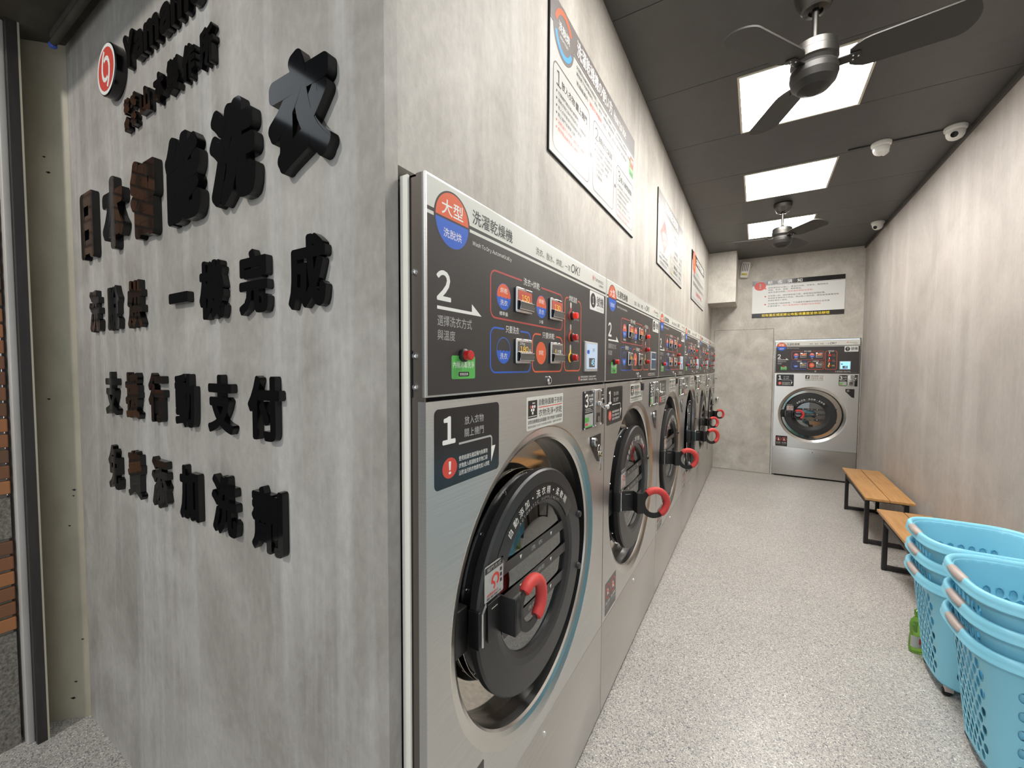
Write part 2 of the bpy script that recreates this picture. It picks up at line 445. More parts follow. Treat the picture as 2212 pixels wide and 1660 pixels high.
# street side: soffit, shutter guide, brick pier
mb = MB(); mb.box((-3.2, 0.16, 2.775), (-0.2, YS, 3.3), 'soffit_dark'); struct(mb.build('trim_4', smooth=0), 'dark soffit over the shop front')
mb = MB()
mb.tube([(-2.36, 0.505, 2.740), (-0.25, 0.505, 2.740)], 0.011, 'soffit_dark', 12)
mb.box((-2.36, 0.494, 2.750), (-0.25, 0.518, 2.775), 'soffit_dark', 0.004)
tag(mb.build('conduit_pipe'), 'dark conduit pipe under the soffit above the raised lettering', 'pipe')
mb = MB(); mb.lathe([(0, -0.012), (0.010, -0.009), (0.013, 0), (0.010, 0.009), (0, 0.012)], 'glint_blue', 16, 'x', (-2.372, 0.505, 2.735))  # blue reflection at the pipe end, put in as a coloured bead
tag(mb.build('pipe_glint'), 'small blue reflection shaped as a bead at the end of the conduit pipe', 'glint')
mb = MB()                                               # angled cream jamb
P = [(-2.512, 0.447), (-2.410, YS), (-2.45, YS+0.02), (-2.60, YS+0.02), (-2.60, 0.447)]
V = [(x, y, 0) for x, y in P]+[(x, y, 2.775) for x, y in P]; n = len(P)
mb.add(V, [(i, (i+1) % n, n+(i+1) % n, n+i) for i in range(n)], 'jamb_paint')
for (t, z, r) in ((0.42, 2.33, 0.007), (0.5, 2.27, 0.009), (0.80, 0.98, 0.008), (0.78, 0.955, 0.005), (0.66, 0.83, 0.006), (0.86, 0.34, 0.006), (0.3, 1.36, 0.007), (0.58, 0.09, 0.010), (0.66, 0.16, 0.007)):
    x, y = -2.512+0.102*t, 0.447+0.1008*t
    mb.add([(x+0.0008+dx*0.7*r, y-0.0008+dx*0.7*r, z+dz*r*0.8) for dx, dz in ((-1, 0.2), (0.1, -0.7), (1, -0.1), (0.3, 0.6))], [(0, 1, 2, 3)], 'seam_black')
struct(mb.build('trim_5', smooth=0), 'scuffed cream door jamb left of the lettered wall')
rail = thing('shutter_rail', 'cream roller shutter guide rail with dark slot beside the brick pier', 'rail', (-2.42, 0.39, 0))
mb = MB(); mb.box((-0.16, -0.018, 0), (-0.012, 0.003, 2.775), 'rail_white', 0.004); mb.build('front_flange', rail)
mb = MB(); mb.box((-0.08, 0.003, 0.0), (0.020, 0.030, 2.775), 'rail_slot'); mb.build('slot', rail)
mb = MB(); mb.box((-0.08, 0.0305, 0), (0.020, 0.036, 2.775), 'rail_cream'); mb.build('rear_flange', rail)

mb = MB()
px0, px1, py0, py1 = -3.1, -2.462, 0.20, 0.368
mb.box((px0, py0, 0), (px1-0.012, py1-0.012, 3.3), 'mortar')
def pebbles(z0, z1): mb.box((px0+0.01, py0+0.01, z0), (px1-0.004, py1-0.006, z1), 'pebble_wash')
pebbles(0, 0.455); pebbles(0.830, 0.988)
def course(z0, z1, k0):
    z = z0
    k = k0
    while z+0.05 < z1:
        for (a, b) in ([(py0, 0.27), (0.28, py1)] if k % 2 else [(py0, 0.23), (0.24, py1)]):
            mb.box((px0, a+0.004, z+0.004), (px1, b-0.004, z+0.054), 'tile_brick', 0.004)
        z += 0.060; k += 1
course(0.463, 0.828, 0); course(0.998, 3.25, 1)
struct(mb.build('wall_pier', smooth=0), 'brick tiled pier at the left edge')

mb = MB(); mb.box((-3.75, -4.5, 0), (-3.55, 0.4, 3.60), 'backdrop_dark'); struct(mb.build('wall_backdrop', smooth=0), 'unseen dark wall added outside for the reflections in the lettering')  # added out of view so the glossy letters mirror something dark
mb = MB(); mb.box((-3.9, -4.5, 4.35), (-0.3, 0.5, 4.5), 'backdrop_dark'); struct(mb.build('roof_backdrop', smooth=0), 'unseen dark slab added overhead outside to bound the bright reflection in the lettering')  # added overhead, unseen, leaving only a band of sky for the letters to mirror

# ------------------------------------------------------------------ ceiling lights
def ceiling_light(yc, label):
    t = thing('ceiling_light', label, 'ceiling light', (0.1755, yc, ZC), 0, 'square ceiling light panels')
    mb = MB(); h = 0.3055
    for a, b in (((-h, -h), (h, -h+0.012)), ((-h, h-0.012), (h, h)), ((-h, -h+0.012), (-h+0.012, h-0.012)), ((h-0.012, -h+0.012), (h, h-0.012))):
        mb.box((a[0], a[1], -0.006), (b[0], b[1], 0.0), 'light_frame')
    mb.build('frame', t, 0)
    mb = MB(); mb.box((-h+0.012, -h+0.012, -0.004), (h-0.012, h-0.012, 0.0), 'light_white'); mb.build('diffuser', t, 0)
for yc, lb in ((1.57, 'square glowing ceiling light nearest the entrance, just above the picture'), (2.875, 'square glowing ceiling light behind the near ceiling fan'),
               (4.18, 'square glowing ceiling light between the two ceiling fans'), (5.49, 'square glowing ceiling light behind the far ceiling fan')):
    ceiling_light(yc, lb)

# ------------------------------------------------------------------ fans
def ceiling_fan(x, y, angles, label):
    t = thing('ceiling_fan', label, 'ceiling fan', (x, y, ZC), 0, 'black three blade ceiling fans')
    mb = MB(); mb.lathe([(0, 0), (0.074, 0), (0.077, -0.012), (0.070, -0.040), (0.052, -0.078), (0.046, -0.086), (0.026, -0.090), (0.022, -0.078), (0, -0.078)], 'fan_canopy', 40); mb.build('canopy', t)
    mb = MB(); mb.lathe([(0.0115, -0.07), (0.0115, -0.235)], 'fan_metal', 20)
    mb.lathe([(0.0115, -0.205), (0.020, -0.212), (0.022, -0.235), (0.0, -0.235)], 'fan_dark', 20)
    mb.tube([(-0.03, 0, -0.222), (0.03, 0, -0.222)], 0.005, 'brass', 10); mb.build('down_rod', t)
    mb = MB(); mb.lathe([(0.0, -0.228), (0.072, -0.230), (0.080, -0.236), (0.082, -0.262), (0.0835, -0.264), (0.0835, -0.294), (0.076, -0.300)], 'fan_metal', 48); mb.build('motor', t)
    mb = MB(); mb.lathe([(0.076, -0.300), (0.070, -0.312), (0.080, -0.318), (0.0855, -0.330), (0.0855, -0.352), (0.078, -0.378), (0.056, -0.402), (0.026, -0.414), (0, -0.416)], 'fan_dark', 48); mb.build('housing', t)
    for ang in angles:
        a = radians(ang); ca, sa = cos(a), sin(a)
        R = Matrix.Rotation(a, 4, 'Z')
        mb = MB(); mb.M = Matrix.Translation((0, 0, -0.318)) @ R @ Matrix.Rotation(radians(-13), 4, 'X')
        out = []
        n = 14
        for i in range(n+1):                              # outline: narrow neck, wide blade, round tip
            s_ = i/n; r = 0.115+0.305*s_
            w = 0.034+0.030*min(1, s_*6)**0.7+0.008*s_
            out.append((r, w))
        up_ = [(r, w) for r, w in out]+[(0.420+0.052*sin(q*pi/2/8), 0.072*cos(q*pi/2/8)) for q in range(1, 9)]
        lo_ = [(r, -w) for r, w in up_[:-1]][::-1]
        pl = up_+lo_; k = len(pl)
        V = [(r, w, 0.003) for r, w in pl]+[(r, w, -0.003) for r, w in pl]
        mb.add(V, [tuple(range(k))[::-1], tuple(range(k, 2*k))]+[(i, k+i, k+(i+1) % k, (i+1) % k) for i in range(k)], 'blade_dark')
        bl = mb.build('blade', t, 30)
        mb = MB(); mb.M = Matrix.Translation((0, 0, -0.316)) @ R @ Matrix.Rotation(radians(-13), 4, 'X')
        mb.box((0.060, -0.020, -0.012), (0.150, 0.020, -0.005), 'fan_dark', 0.003)
        for q in ((0.125, 0.010), (0.125, -0.010), (0.142, 0)): mb.lathe([(0, -0.0145), (0.003, -0.0135), (0.004, -0.012)], 'chrome', 10, 'z', (q[0], q[1], 0))
        mb.build('blade_arm', bl)
ceiling_fan(0.172, 2.15, (-6, 114, 234), 'near black ceiling fan hanging in front of the largest light panel')
ceiling_fan(0.175, 4.72, (-53, 67, 187), 'far small black ceiling fan near the back wall')

# ------------------------------------------------------------------ cameras, cable, siren box
def dome(x, y, label, look):
    t = thing('dome_camera', label, 'security camera', (x, y, ZC), 0, 'white dome cameras on the ceiling')
    mb = MB(); mb.lathe([(0, 0), (0.055, 0), (0.057, -0.006), (0.054, -0.022), (0.048, -0.028), (0.046, -0.030)], 'white_plastic', 36); mb.build('base', t)
    mb = MB(); mb.lathe([(0.046, -0.030), (0.047, -0.040), (0.043, -0.058), (0.034, -0.072), (0.020, -0.081), (0, -0.084)], 'white_plastic', 36); mb.build('dome', t)
    mb = MB(); d = Vector((look[0], look[1], -0.55)).normalized(); c = Vector((0, 0, -0.040))
    mb.M = Matrix.Translation(c) @ d.to_track_quat('Z', 'Y').to_matrix().to_4x4()
    mb.lathe([(0.022, 0.034), (0.022, 0.0485), (0.018, 0.0505), (0.0165, 0.0500), (0, 0.0515)], ['white_plastic', 'white_plastic', 'lens_black', 'lens_black'], 24)
    mb.build('lens', t)
dome(0.700, 3.80, 'white dome camera in the middle of the ceiling right of the second light', (0.7, 0.6))
dome(1.062, 3.79, 'white dome camera at the right wall, lens facing the entrance', (-0.4, -1))
dome(1.066, 5.80, 'farthest small white dome camera at the right wall', (-0.6, -0.8))
mb = MB()
mb.tube([(0.52, 3.802, ZC-0.004), (0.60, 3.80, ZC-0.004), (0.655, 3.80, ZC-0.005)], 0.004, 'cable_black', 8)
mb.tube([(0.745, 3.80, ZC-0.005), (0.90, 3.797, ZC-0.004), (1.016, 3.792, ZC-0.005)], 0.004, 'cable_black', 8)
tag(mb.build('camera_cable'), 'thin black cable along the ceiling joining two white dome cameras', 'cable')

t = thing('alarm_box', 'small tilted white slotted box under the ceiling beside the boxed duct', 'siren', (-0.176, YB-0.002, 2.90), 0)
t.rotation_euler = (0.12, 0.14, 0)
mb = MB(); mb.box((-0.055, -0.075, -0.11), (0.055, -0.02, 0.11), 'white_plastic', 0.020); mb.build('case', t)
mb = MB()
for k in range(4): mb.box((-0.038+k*0.021, -0.0785, -0.02), (-0.027+k*0.021, -0.074, 0.088), 'header_grey', 0.002)
mb.build('grille', t)
mb = MB(); mb.rrect(-0.036, -0.078, 0.036, -0.046, 0.006, -0.0758, 'gold_print'); mb.rrect(-0.030, -0.072, 0.010, -0.060, 0.003, -0.0762, 'print_green'); mb.build('badge', t)
mb = MB(); mb.tube([(0, -0.03, 0.08), (0, -0.01, 0.10), (0, 0.0, 0.10)], 0.010, 'grey_plastic', 10); mb.tube([(0.05, -0.03, 0.07), (0.075, -0.02, 0.09), (0.08, -0.004, 0.06), (0.07, -0.003, 0.03)], 0.003, 'brass', 6); mb.build('bracket', t)

# ------------------------------------------------------------------ raised lettering on the front wall
def char_obj(ch, x0, x1, z0, z1, depth, fat, label, group, round_=True, y_wall=YS):
    V, Fc, bb = glyphs(ch)
    W, H = x1-x0-2*fat, z1-z0-2*fat
    sx = W/(bb[2]-bb[0]); sz = H/(bb[3]-bb[1])
    if ch == '一': sz = max(sz, 0.0001)
    mb = MB()
    base = [(x0+fat+(a-bb[0])*sx, z0+fat+(b-bb[1])*sz) for a, b in V]
    edges = {}
    for f in Fc:
        for i in range(len(f)):
            e = (f[i], f[(i+1) % len(f)])
            if (e[1], e[0]) in edges: del edges[(e[1], e[0])]
            else: edges[e] = 1
    k = (56 if fat > 0.015 else 24) if round_ else 16
    for q in range(k):
        dx, dz = fat*cos(2*pi*q/k+0.1), fat*sin(2*pi*q/k+0.1)
        P = [(a+dx, b+dz) for a, b in base]
        yy = y_wall-depth
        yy -= 0.00002*q
        mb.add([(a, yy, b) for a, b in P], Fc, 'gloss_black')
        nV = len(P)
        mb.add([(a, yy, b) for a, b in P]+[(a, y_wall, b) for a, b in P], [(e[0], e[0]+nV, e[1]+nV, e[1]) for e in edges], 'acrylic_side')
    # keep the mesh origin at the character
    cx, cz = (x0+x1)/2, (z0+z1)/2
    mb.v = [(a-cx, b-y_wall, c-cz) for a, b, c in mb.v]
    o = mb.build('sign_character', None, 0, (cx, y_wall, cz))
    return tag(o, label, 'sign letter', group)

def row(items, z0, z1, depth, fat, desc, group, round_=True):
    for ch, x0, x1, *zz in items:
        a, b = zz if zz else (z0, z1)
        place = desc
        char_obj(ch, x0, x1, a, b, depth, fat, place % ch, group, round_)
row([('日', -2.222, -2.085), ('本', -1.990, -1.795), ('智', -1.735, -1.545), ('能', -1.475, -1.265), ('洗', -1.212, -0.998), ('衣', -0.945, -0.728, 1.914, 2.156)],
    1.896, 2.138, 0.020, 0.0165, 'large glossy black raised character %s in the biggest top row on the wall', 'large raised characters')
row([('洗', -2.180, -2.070), ('脫', -1.994, -1.880), ('烘', -1.806, -1.685), ('一', -1.490, -1.368, 1.678, 1.708), ('機', -1.300, -1.165), ('完', -1.095, -0.968), ('成', -0.888, -0.757)],
    1.622, 1.776, 0.015, 0.0062, 'black raised character %s in the second row, under the large characters', 'second row of raised characters')
sup = ['black raised character 支 at the left start of the row below the wash and dry row', None, None, None, 'black raised character 支 second from the right, beside 付', None]
for i, (ch, x0, x1) in enumerate([('支', -2.042, -1.928), ('援', -1.850, -1.732), ('行', -1.658, -1.545), ('動', -1.468, -1.345), ('支', -1.270, -1.138), ('付', -1.066, -0.930)]):
    char_obj(ch, x0, x1, 1.322, 1.476, 0.015, 0.0062, sup[i] or 'black raised character %s in the payment row, second row from the bottom' % ch, 'third row of raised characters')
row([('免', -2.036, -1.925), ('費', -1.852, -1.732), ('添', -1.652, -1.535), ('加', -1.455, -1.336), ('洗', -1.260, -1.130), ('劑', -1.060, -0.926)],
    1.052, 1.211, 0.015, 0.0062, 'black raised character %s in the lowest row on the wall', 'lowest row of raised characters')
row([('株', -1.782, -1.735, 2.306, 2.354), ('式', -1.726, -1.680, 2.310, 2.356), ('会', -1.782, -1.738, 2.252, 2.298), ('社', -1.726, -1.682, 2.254, 2.298),
     ('山', -1.655, -1.578, 2.266, 2.345), ('本', -1.555, -1.480, 2.264, 2.352), ('製', -1.462, -1.385, 2.264, 2.358), ('作', -1.366, -1.290, 2.266, 2.360), ('所', -1.266, -1.192, 2.268, 2.364)],
    0, 0, 0.015, 0.0050, 'small black raised character %s in the company row above the large row', 'small company name characters', False)
# latin word at the top, one letter each
word = 'Yamamoto'; xx = -1.768; ords = ['first', 'second', 'third', 'fourth', 'fifth', 'sixth', 'seventh', 'eighth']
wd = {'Y': 0.082, 'a': 0.070, 'm': 0.108, 'o': 0.074, 't': 0.050}
for i, ch in enumerate(word):
    zt = 2.545 if ch == 'Y' else (2.545 if ch == 't' else 2.522)
    char_obj(ch, xx, xx+wd[ch], 2.438, zt, 0.016, 0.0085, '%s letter, %s, of the black raised word at the top edge' % (ords[i], ch), 'raised letters of the top word', False)
    xx += wd[ch]+0.004
t = thing('logo_disc', 'round red and white swirl emblem on a black disc, upper left of the wall', 'emblem', (-1.868, YS, 2.474))
mb = MB(); mb.lathe([(0.083, 0), (0.083, -0.028), (0.081, -0.030), (0, -0.030)], 'acrylic_side', 48, 'y'); mb.build('backing_disc', t)
mb = MB(); mb.disc((0, -0.0306, 0), 0.079, 'print_white', 'y', 48); mb.disc((0, -0.0310, 0), 0.068, 'print_red', 'y', 48)
def arc(r, a0, a1, n=20, cx=0, cz=0, kx=1): return [(cx+kx*r*cos(radians(a0+(a1-a0)*i/n)), cz+r*sin(radians(a0+(a1-a0)*i/n))) for i in range(n+1)]
sw = [(-0.20, 0.38), (-0.08, 0.46), (0.10, 0.48), (0.28, 0.40), (0.40, 0.22), (0.45, 0.0), (0.42, -0.28), (0.32, -0.58), (0.15, -0.84)]
for s_ in (-1, 1): mb.stroke([(s_*a*0.070, s_*c*0.070) for a, c in sw], 0.0135, -0.0314, 'print_white')
mb.build('emblem_face', t)
# ------------------------------------------------------------------ washer-dryers
_MESH = {}
def part(key, name, parent, fn, loc=None, smooth=40):
    """identical parts of several machines share one mesh"""
    if key not in _MESH:
        b = MB(); fn(b); _MESH[key] = b.mesh(name, smooth)
    return link(name, _MESH[key], parent, loc)

def waves(cx, cz, r, z0, n, up=True, kx=1.0, rz=None):
    """scalloped edge of the two-colour discs, from right to left"""
    rz = rz or r
    hx = r*math.sqrt(max(0, 1-((z0-cz)/rz)**2)); P = []
    for i in range(n):
        a = cx+hx-2*hx*i/n; b = cx+hx-2*hx*(i+1)/n
        for q in range(6):
            t = q/6; P.append((a+(b-a)*t, z0-(0.10*r*sin(pi*t) if up else 0.10*r*(1-abs(2*t-1)))))
    P.append((cx-hx, z0))
    return P

def washer(label, loc, rotz, W, H, ring, size_txt, num, lever, door_open, lcd, price, group):
    uc, zc, R0, R1, RD, RG = ring
    sx = W/1.078; k = (round(W, 3), size_txt)
    t = thing('washer_dryer', label, 'washing machine', loc, rotz, group)
    y0 = 0.0
    def cabinet(b):
        b.box((0.004, 0.004, 0.02), (0.008, 0.80, H-0.002), 'side_steel'); b.box((W-0.008, 0.004, 0.02), (W-0.004, 0.80, H-0.002), 'brushed_steel_low')
        b.box((0.004, 0.004, H-0.006), (W-0.004, 0.80, H-0.002), 'brushed_steel_low'); b.box((0.004, 0.796, 0.02), (W-0.004, 0.80, H-0.002), 'brushed_steel_low'); b.box((0.004, 0.02, 0.02), (W-0.004, 0.80, 0.03), 'brushed_steel_low')
        b.box((0.008, 0.022, 1.428), (W-0.008, 0.03, 1.444), 'seam_black'); b.box((0.008, 0.022, 0.398), (W-0.008, 0.03, 0.412), 'seam_black')
        b.box((0.03, 0.05, 0.0), (W-0.03, 0.78, 0.02), 'seam_black')
        for z in (1.68, 1.52, 1.46): b.lathe([(0, -0.006), (0.005, -0.005), (0.007, 0)], 'chrome', 12, 'x', (0.004, 0.026, z))
        b.box((0.001, 0.034, 1.44), (0.004, 0.042, 1.53), 'seam_black')
    part(('cab',)+k, 'cabinet', t, cabinet)
    # --- control panel with its printing
    ZP0, ZP1 = 1.440, H
    def panel(b):
        b.box((0.003, 0.0, ZP0), (W-0.003, 0.010, ZP1), 'brushed_steel', 0.0015)
        b.box((0.003, 0.009, ZP0+0.001), (W-0.003, 0.022, ZP1-0.001), 'side_steel')
        y = -0.0006
        a0, a1 = 0.0085, W-0.0085
        b.rect(a0, ZP0+0.004, a1, ZP1-0.004, y, 'panel_black')
        y -= 0.0005
        b.rect(a0, 1.8035, a1, ZP1-0.004, y, 'band_white'); b.rect(a0, 1.7895, a1, 1.7962, y, 'band_white')
        cx, cz, r = 0.0845*sx, 1.7945, 0.0525
        rx = r if sx > 0.95 else r*0.98
        b.disc((cx, y-0.0005, cz), rx*1.10, 'panel_black', 'y', 48, r*1.10)
        b.poly([(cx+rx*cos(pi*i/24), cz+0.002+r*sin(pi*i/24)) for i in range(25)], y-0.001, 'print_orange')
        b.poly([(cx+rx*cos(pi+pi*i/24), cz-0.002+r*sin(pi+pi*i/24)) for i in range(25)], y-0.001, 'print_blue')
        y2 = y-0.0015
        b.text(size_txt, cx-0.034*sx, cx+0.034*sx, 1.802, 1.832, y2, 'print_white', 0.012)
        b.text('洗脫烘', cx-0.029*sx, cx+0.029*sx, 1.758, 1.776, y2, 'print_white')
        b.text('洗濯乾燥機', 0.152*sx, 0.322*sx, 1.811, 1.842, y2, 'print_dark', 0.008)
        b.text('Wash To Dry Automatically', 0.152*sx, 0.318*sx, 1.7625, 1.7745, y2, 'print_white')
        b.text('洗衣、脫水、烘乾，一次', 0.450*sx, 0.698*sx, 1.8145, 1.836, y2, 'print_dark')
        b.text('OK!', 0.706*sx, 0.784*sx, 1.8165, 1.845, y2, 'print_dark', 0.02, 0.2)
        for s_ in (-1, 1): b.stroke(arc(0.0085, -60 if s_ > 0 else 120, 90 if s_ > 0 else 270, 10, 0.921*sx, 1.8375), 0.0028, y2, 'print_red')
        b.disc((0.921*sx, y2, 1.8375), 0.004, 'print_red', 'y', 16)
        b.text('Yamamoto', 0.938*sx, 1.036*sx, 1.830, 1.8435, y2, 'print_dark'); b.text('山本製作所', 0.985*sx, 1.036*sx, 1.815, 1.824, y2, 'print_dark')
        y = -0.0012
        b.text('2', 0.036*sx, 0.077*sx, 1.632, 1.689, y, 'print_white', 0.022)
        b.poly([(0.036*sx, 1.6130), (0.187*sx, 1.6130), (0.150*sx, 1.6365), (0.150*sx, 1.6195), (0.036*sx, 1.6195)], y, 'print_white')
        b.text('選擇洗衣方式', 0.037*sx, 0.150*sx, 1.5805, 1.602, y, 'print_grey'); b.text('與溫度', 0.037*sx, 0.092*sx, 1.5525, 1.573, y, 'print_grey')
        # outlined groups with a gap for their titles
        def frame(x0, z0, x1, z1, g0, g1, mt, r=0.020, w=0.0042):
            P = rr(x0, z0, x1, z1, r, 6)
            top = [p for p in P]
            i = 7+6                                   # end of the top right corner
            Q = P[14:]+P[:14]
            # path runs from the top-left corner, down, right, up to the top-right corner
            b.stroke([(g0, z1)]+Q+[(g1, z1)], w, y, mt)
        frame(0.2235*sx, 1.617, 0.637*sx, 1.728, 0.372*sx, 0.486*sx, 'line_red')
        frame(0.2235*sx, 1.4865, 0.423*sx, 1.5935, 0.284*sx, 0.366*sx, 'print_blue')
        frame(0.4345*sx, 1.4865, 0.637*sx, 1.5935, 0.485*sx, 0.590*sx, 'print_orange')
        frame(0.656*sx, 1.4880, 0.798*sx, 1.728, 0.684*sx, 0.768*sx, 'print_orange')
        b.text('洗衣+烘乾', 0.382*sx, 0.476*sx, 1.7185, 1.738, y, 'print_white'); b.text('只要洗衣', 0.292*sx, 0.358*sx, 1.585, 1.6035, y, 'print_white')
        b.text('只要烘乾', 0.496*sx, 0.578*sx, 1.5845, 1.6025, y, 'print_white'); b.text('烘乾溫度', 0.690*sx, 0.760*sx, 1.719, 1.738, y, 'print_white')
        rx, rz = 0.0325*sx, 0.0325
        for cx, cz in ((0.2825*sx, 1.672), (0.488*sx, 1.6735)):
            b.disc((cx, y, cz), rx, 'print_blue', 'y', 36, rz)
            up_ = [(cx+rx*0.96*cos(pi*i/20), cz+rz*0.96*sin(pi*i/20)) for i in range(21)]
            wv = waves(cx, cz, rx*0.96, cz, 4)
            b.poly(up_+wv[::-1][1:-1], y-0.0005, 'print_orange')
            b.text('烘乾', cx-0.017*sx, cx+0.017*sx, cz+0.0085, cz+0.0215, y-0.001, 'print_white'); b.text('洗衣', cx-0.017*sx, cx+0.017*sx, cz-0.0215, cz-0.0075, y-0.001, 'print_white')
        b.text('標準量', 0.262*sx, 0.302*sx, 1.6255, 1.6355, y, 'print_white'); b.text('少量', 0.474*sx, 0.500*sx, 1.6255, 1.6355, y, 'print_white')
        cx, cz = 0.2825*sx, 1.5405
        b.disc((cx, y, cz), rx, 'print_blue', 'y', 36, rz)
        up_ = [(cx+rx*0.93*cos(pi*i/20), cz+rz*0.93*sin(pi*i/20)) for i in range(21)]
        b.poly(up_+waves(cx, cz, rx*0.93, cz+0.001, 4, False)[::-1][1:-1], y-0.0005, 'panel_black')
        b.text('洗衣', cx-0.017*sx, cx+0.017*sx, cz-0.0215, cz-0.006, y-0.001, 'print_white')
        cx = 0.4885*sx
        b.disc((cx, y, cz), rx, 'print_orange', 'y', 36, rz); b.text('烘乾', cx-0.015*sx, cx+0.015*sx, cz-0.006, cz+0.008, y-0.0006, 'print_white')
        for zz, mt, tx, sm in ((1.675, 'line_red', '高溫', '棉・毛巾類'), (1.6025, 'print_orange', '中溫', '一般衣物'), (1.5345, 'digit_yellow', '低溫', '纖細衣物')):
            cx = 0.706*sx
            b.disc((cx, y, zz-0.002), 0.0165*sx, mt, 'y', 24, 0.0165); b.rrect(cx-0.0058*sx, zz, cx+0.0058*sx, zz+0.040, 0.005*sx, y-0.0002, mt)
            b.rrect(cx-0.0050*sx, zz+0.022, cx+0.0050*sx, zz+0.041, 0.0045*sx, y-0.0004, 'print_white')
            b.text(tx, 0.738*sx, 0.772*sx, zz-0.003, zz+0.011, y, mt); b.text(sm, 0.735*sx, 0.780*sx, zz-0.0155, zz-0.0085, y, 'print_grey')
        b.disc((0.787*sx, y, 1.460), 0.0065*sx, 'print_red', 'y', 16, 0.009)
        b.text('!', 0.7855*sx, 0.7885*sx, 1.455, 1.465, y-0.0004, 'print_white')
        b.text('衣物取出前請先確認，洗衣機停止後再開門', 0.800*sx, 0.962*sx, 1.4615, 1.4685, y, 'print_white'); b.text('運轉中請勿開啟機門，以免發生危險', 0.800*sx, 0.930*sx, 1.4515, 1.4585, y, 'print_white')
        b.stroke([(0.936*sx, 1.4555), (0.968*sx, 1.4555), (0.968*sx, 1.447)], 0.002, y, 'print_white')
    cp = part(('panel',)+k, 'control_panel', t, panel)
    def plate(b):
        b.M = Matrix.Identity(4)
        b.poly(rr(0.886*sx, 1.7165, 1.050*sx, 1.787, 0.006), -0.0012, 'notice_white')
        rx = 0.029*sx
        b.disc((0.923*sx, -0.0016, 1.753), rx, 'print_dark', 'y', 32, 0.0275); b.text(num, 0.923*sx-(0.0055 if num == '1' else 0.0085)*sx, 0.923*sx+(0.0045 if num == '1' else 0.0085)*sx, 1.739, 1.767, -0.0021, 'notice_white', 0.02)
        b.text('號機', 0.962*sx, 1.042*sx, 1.737, 1.775, -0.0016, 'print_dark', 0.012); b.text('MACHINE', 0.964*sx, 1.040*sx, 1.7225, 1.731, -0.0016, 'print_grey')
    part(('plate', num)+k, 'number_plate', t, plate)
    def dose_button(cx, cz, txt, col, scr, key):
        def fn(b):
            w, h = 0.0425*sx, 0.0325
            b.box((-w, -0.008, -h), (w, 0.0, h), 'chrome', 0.003)
            b.rect(-w+0.006, -h+0.020, w-0.005, h-0.008, -0.0086, scr)
            V = [(-w+0.006, -0.0085, -0.002), (w-0.004, -0.0085, -0.002), (w-0.004, -0.0165, -0.006), (-w+0.006, -0.0165, -0.006), (-w+0.006, -0.0085, -h+0.006), (w-0.004, -0.0085, -h+0.006), (w-0.004, -0.0150, -h+0.008), (-w+0.006, -0.0150, -h+0.008)]
            b.add(V, [(0, 1, 2, 3), (3, 2, 6, 7), (7, 6, 5, 4)], 'screen_grey'); b.add(V, [(0, 3, 7, 4), (1, 5, 6, 2)], 'gloss_black')
            b.tube([V[3], V[2], V[6], V[7]], 0.0012, 'chrome', 6, True); b.tube([V[0], V[1]], 0.0012, 'chrome', 6)
            for i, (s_, a, c, z0_, z1_, mt) in enumerate(txt): b.text(s_, a*sx, c*sx, z0_, z1_, -0.0092, mt)
        part(('btn', key)+k, 'dose_button', cp, fn, (cx, -0.0006, cz))
    yv = 'digit_yellow'
    b1, b2, b3 = price
    dose_button(0.375*sx, 1.674, [(b1, -0.020, 0.022, -0.002, 0.014, yv)], yv, 'screen_red', b1)
    dose_button(0.578*sx, 1.6755, [(b2, -0.020, 0.022, -0.002, 0.014, yv)], yv, 'screen_red', b2)
    dose_button(0.376*sx, 1.5415, [('27Kg', -0.030, -0.002, 0.014, 0.0225, 'print_white'), (b3, -0.027, 0.016, -0.002, 0.0125, yv), ('元', 0.020, 0.031, -0.001, 0.006, 'print_white')], yv, 'screen_grey', b3+'w')
    dose_button(0.584*sx, 1.543, [('4', -0.020, -0.010, -0.001, 0.012, yv), ('分鐘', -0.005, 0.026, 0.0, 0.011, 'print_white')], yv, 'screen_grey', 'dry')
    def knob(mt):
        def fn(b): b.lathe([(0.014*sx, 0), (0.014*sx, -0.006), (0.0105*sx, -0.008), (0.0105*sx, -0.020), (0.009*sx, -0.0225), (0, -0.023)], ['black_plastic', 'black_plastic', mt, mt, mt], 20, 'y')
        return fn
    for zz, mt in ((1.672, 'button_red_lit'), (1.600, 'button_red'), (1.532, 'button_red')):
        part(('knob', mt)+k, 'temperature_button', cp, knob(mt), (0.713*sx, -0.0008, zz))
    def rinse(b):
        b.poly(rr(0.080*sx, 1.474, 0.162*sx, 1.523, 0.004), -0.0012, 'print_green')
        b.text('內桶消毒洗淨', 0.085*sx, 0.158*sx, 1.497, 1.511, -0.0016, 'print_white'); b.rrect(0.103*sx, 1.479, 0.140*sx, 1.489, 0.003, -0.0016, 'label_black'); b.text('使用前洗滌', 0.107*sx, 0.136*sx, 1.481, 1.487, -0.0020, 'print_white')
        b.poly(rr(0.104*sx, 1.514, 0.152*sx, 1.535, 0.006), -0.0020, 'label_black'); b.text('免費', 0.130*sx, 0.150*sx, 1.5165, 1.529, -0.0024, 'print_white')
    part(('rinse',)+k, 'rinse_label', cp, rinse)
    part(('rbtn',)+k, 'rinse_button', cp, knob('button_red'), (0.117*sx, -0.0018, 1.524))
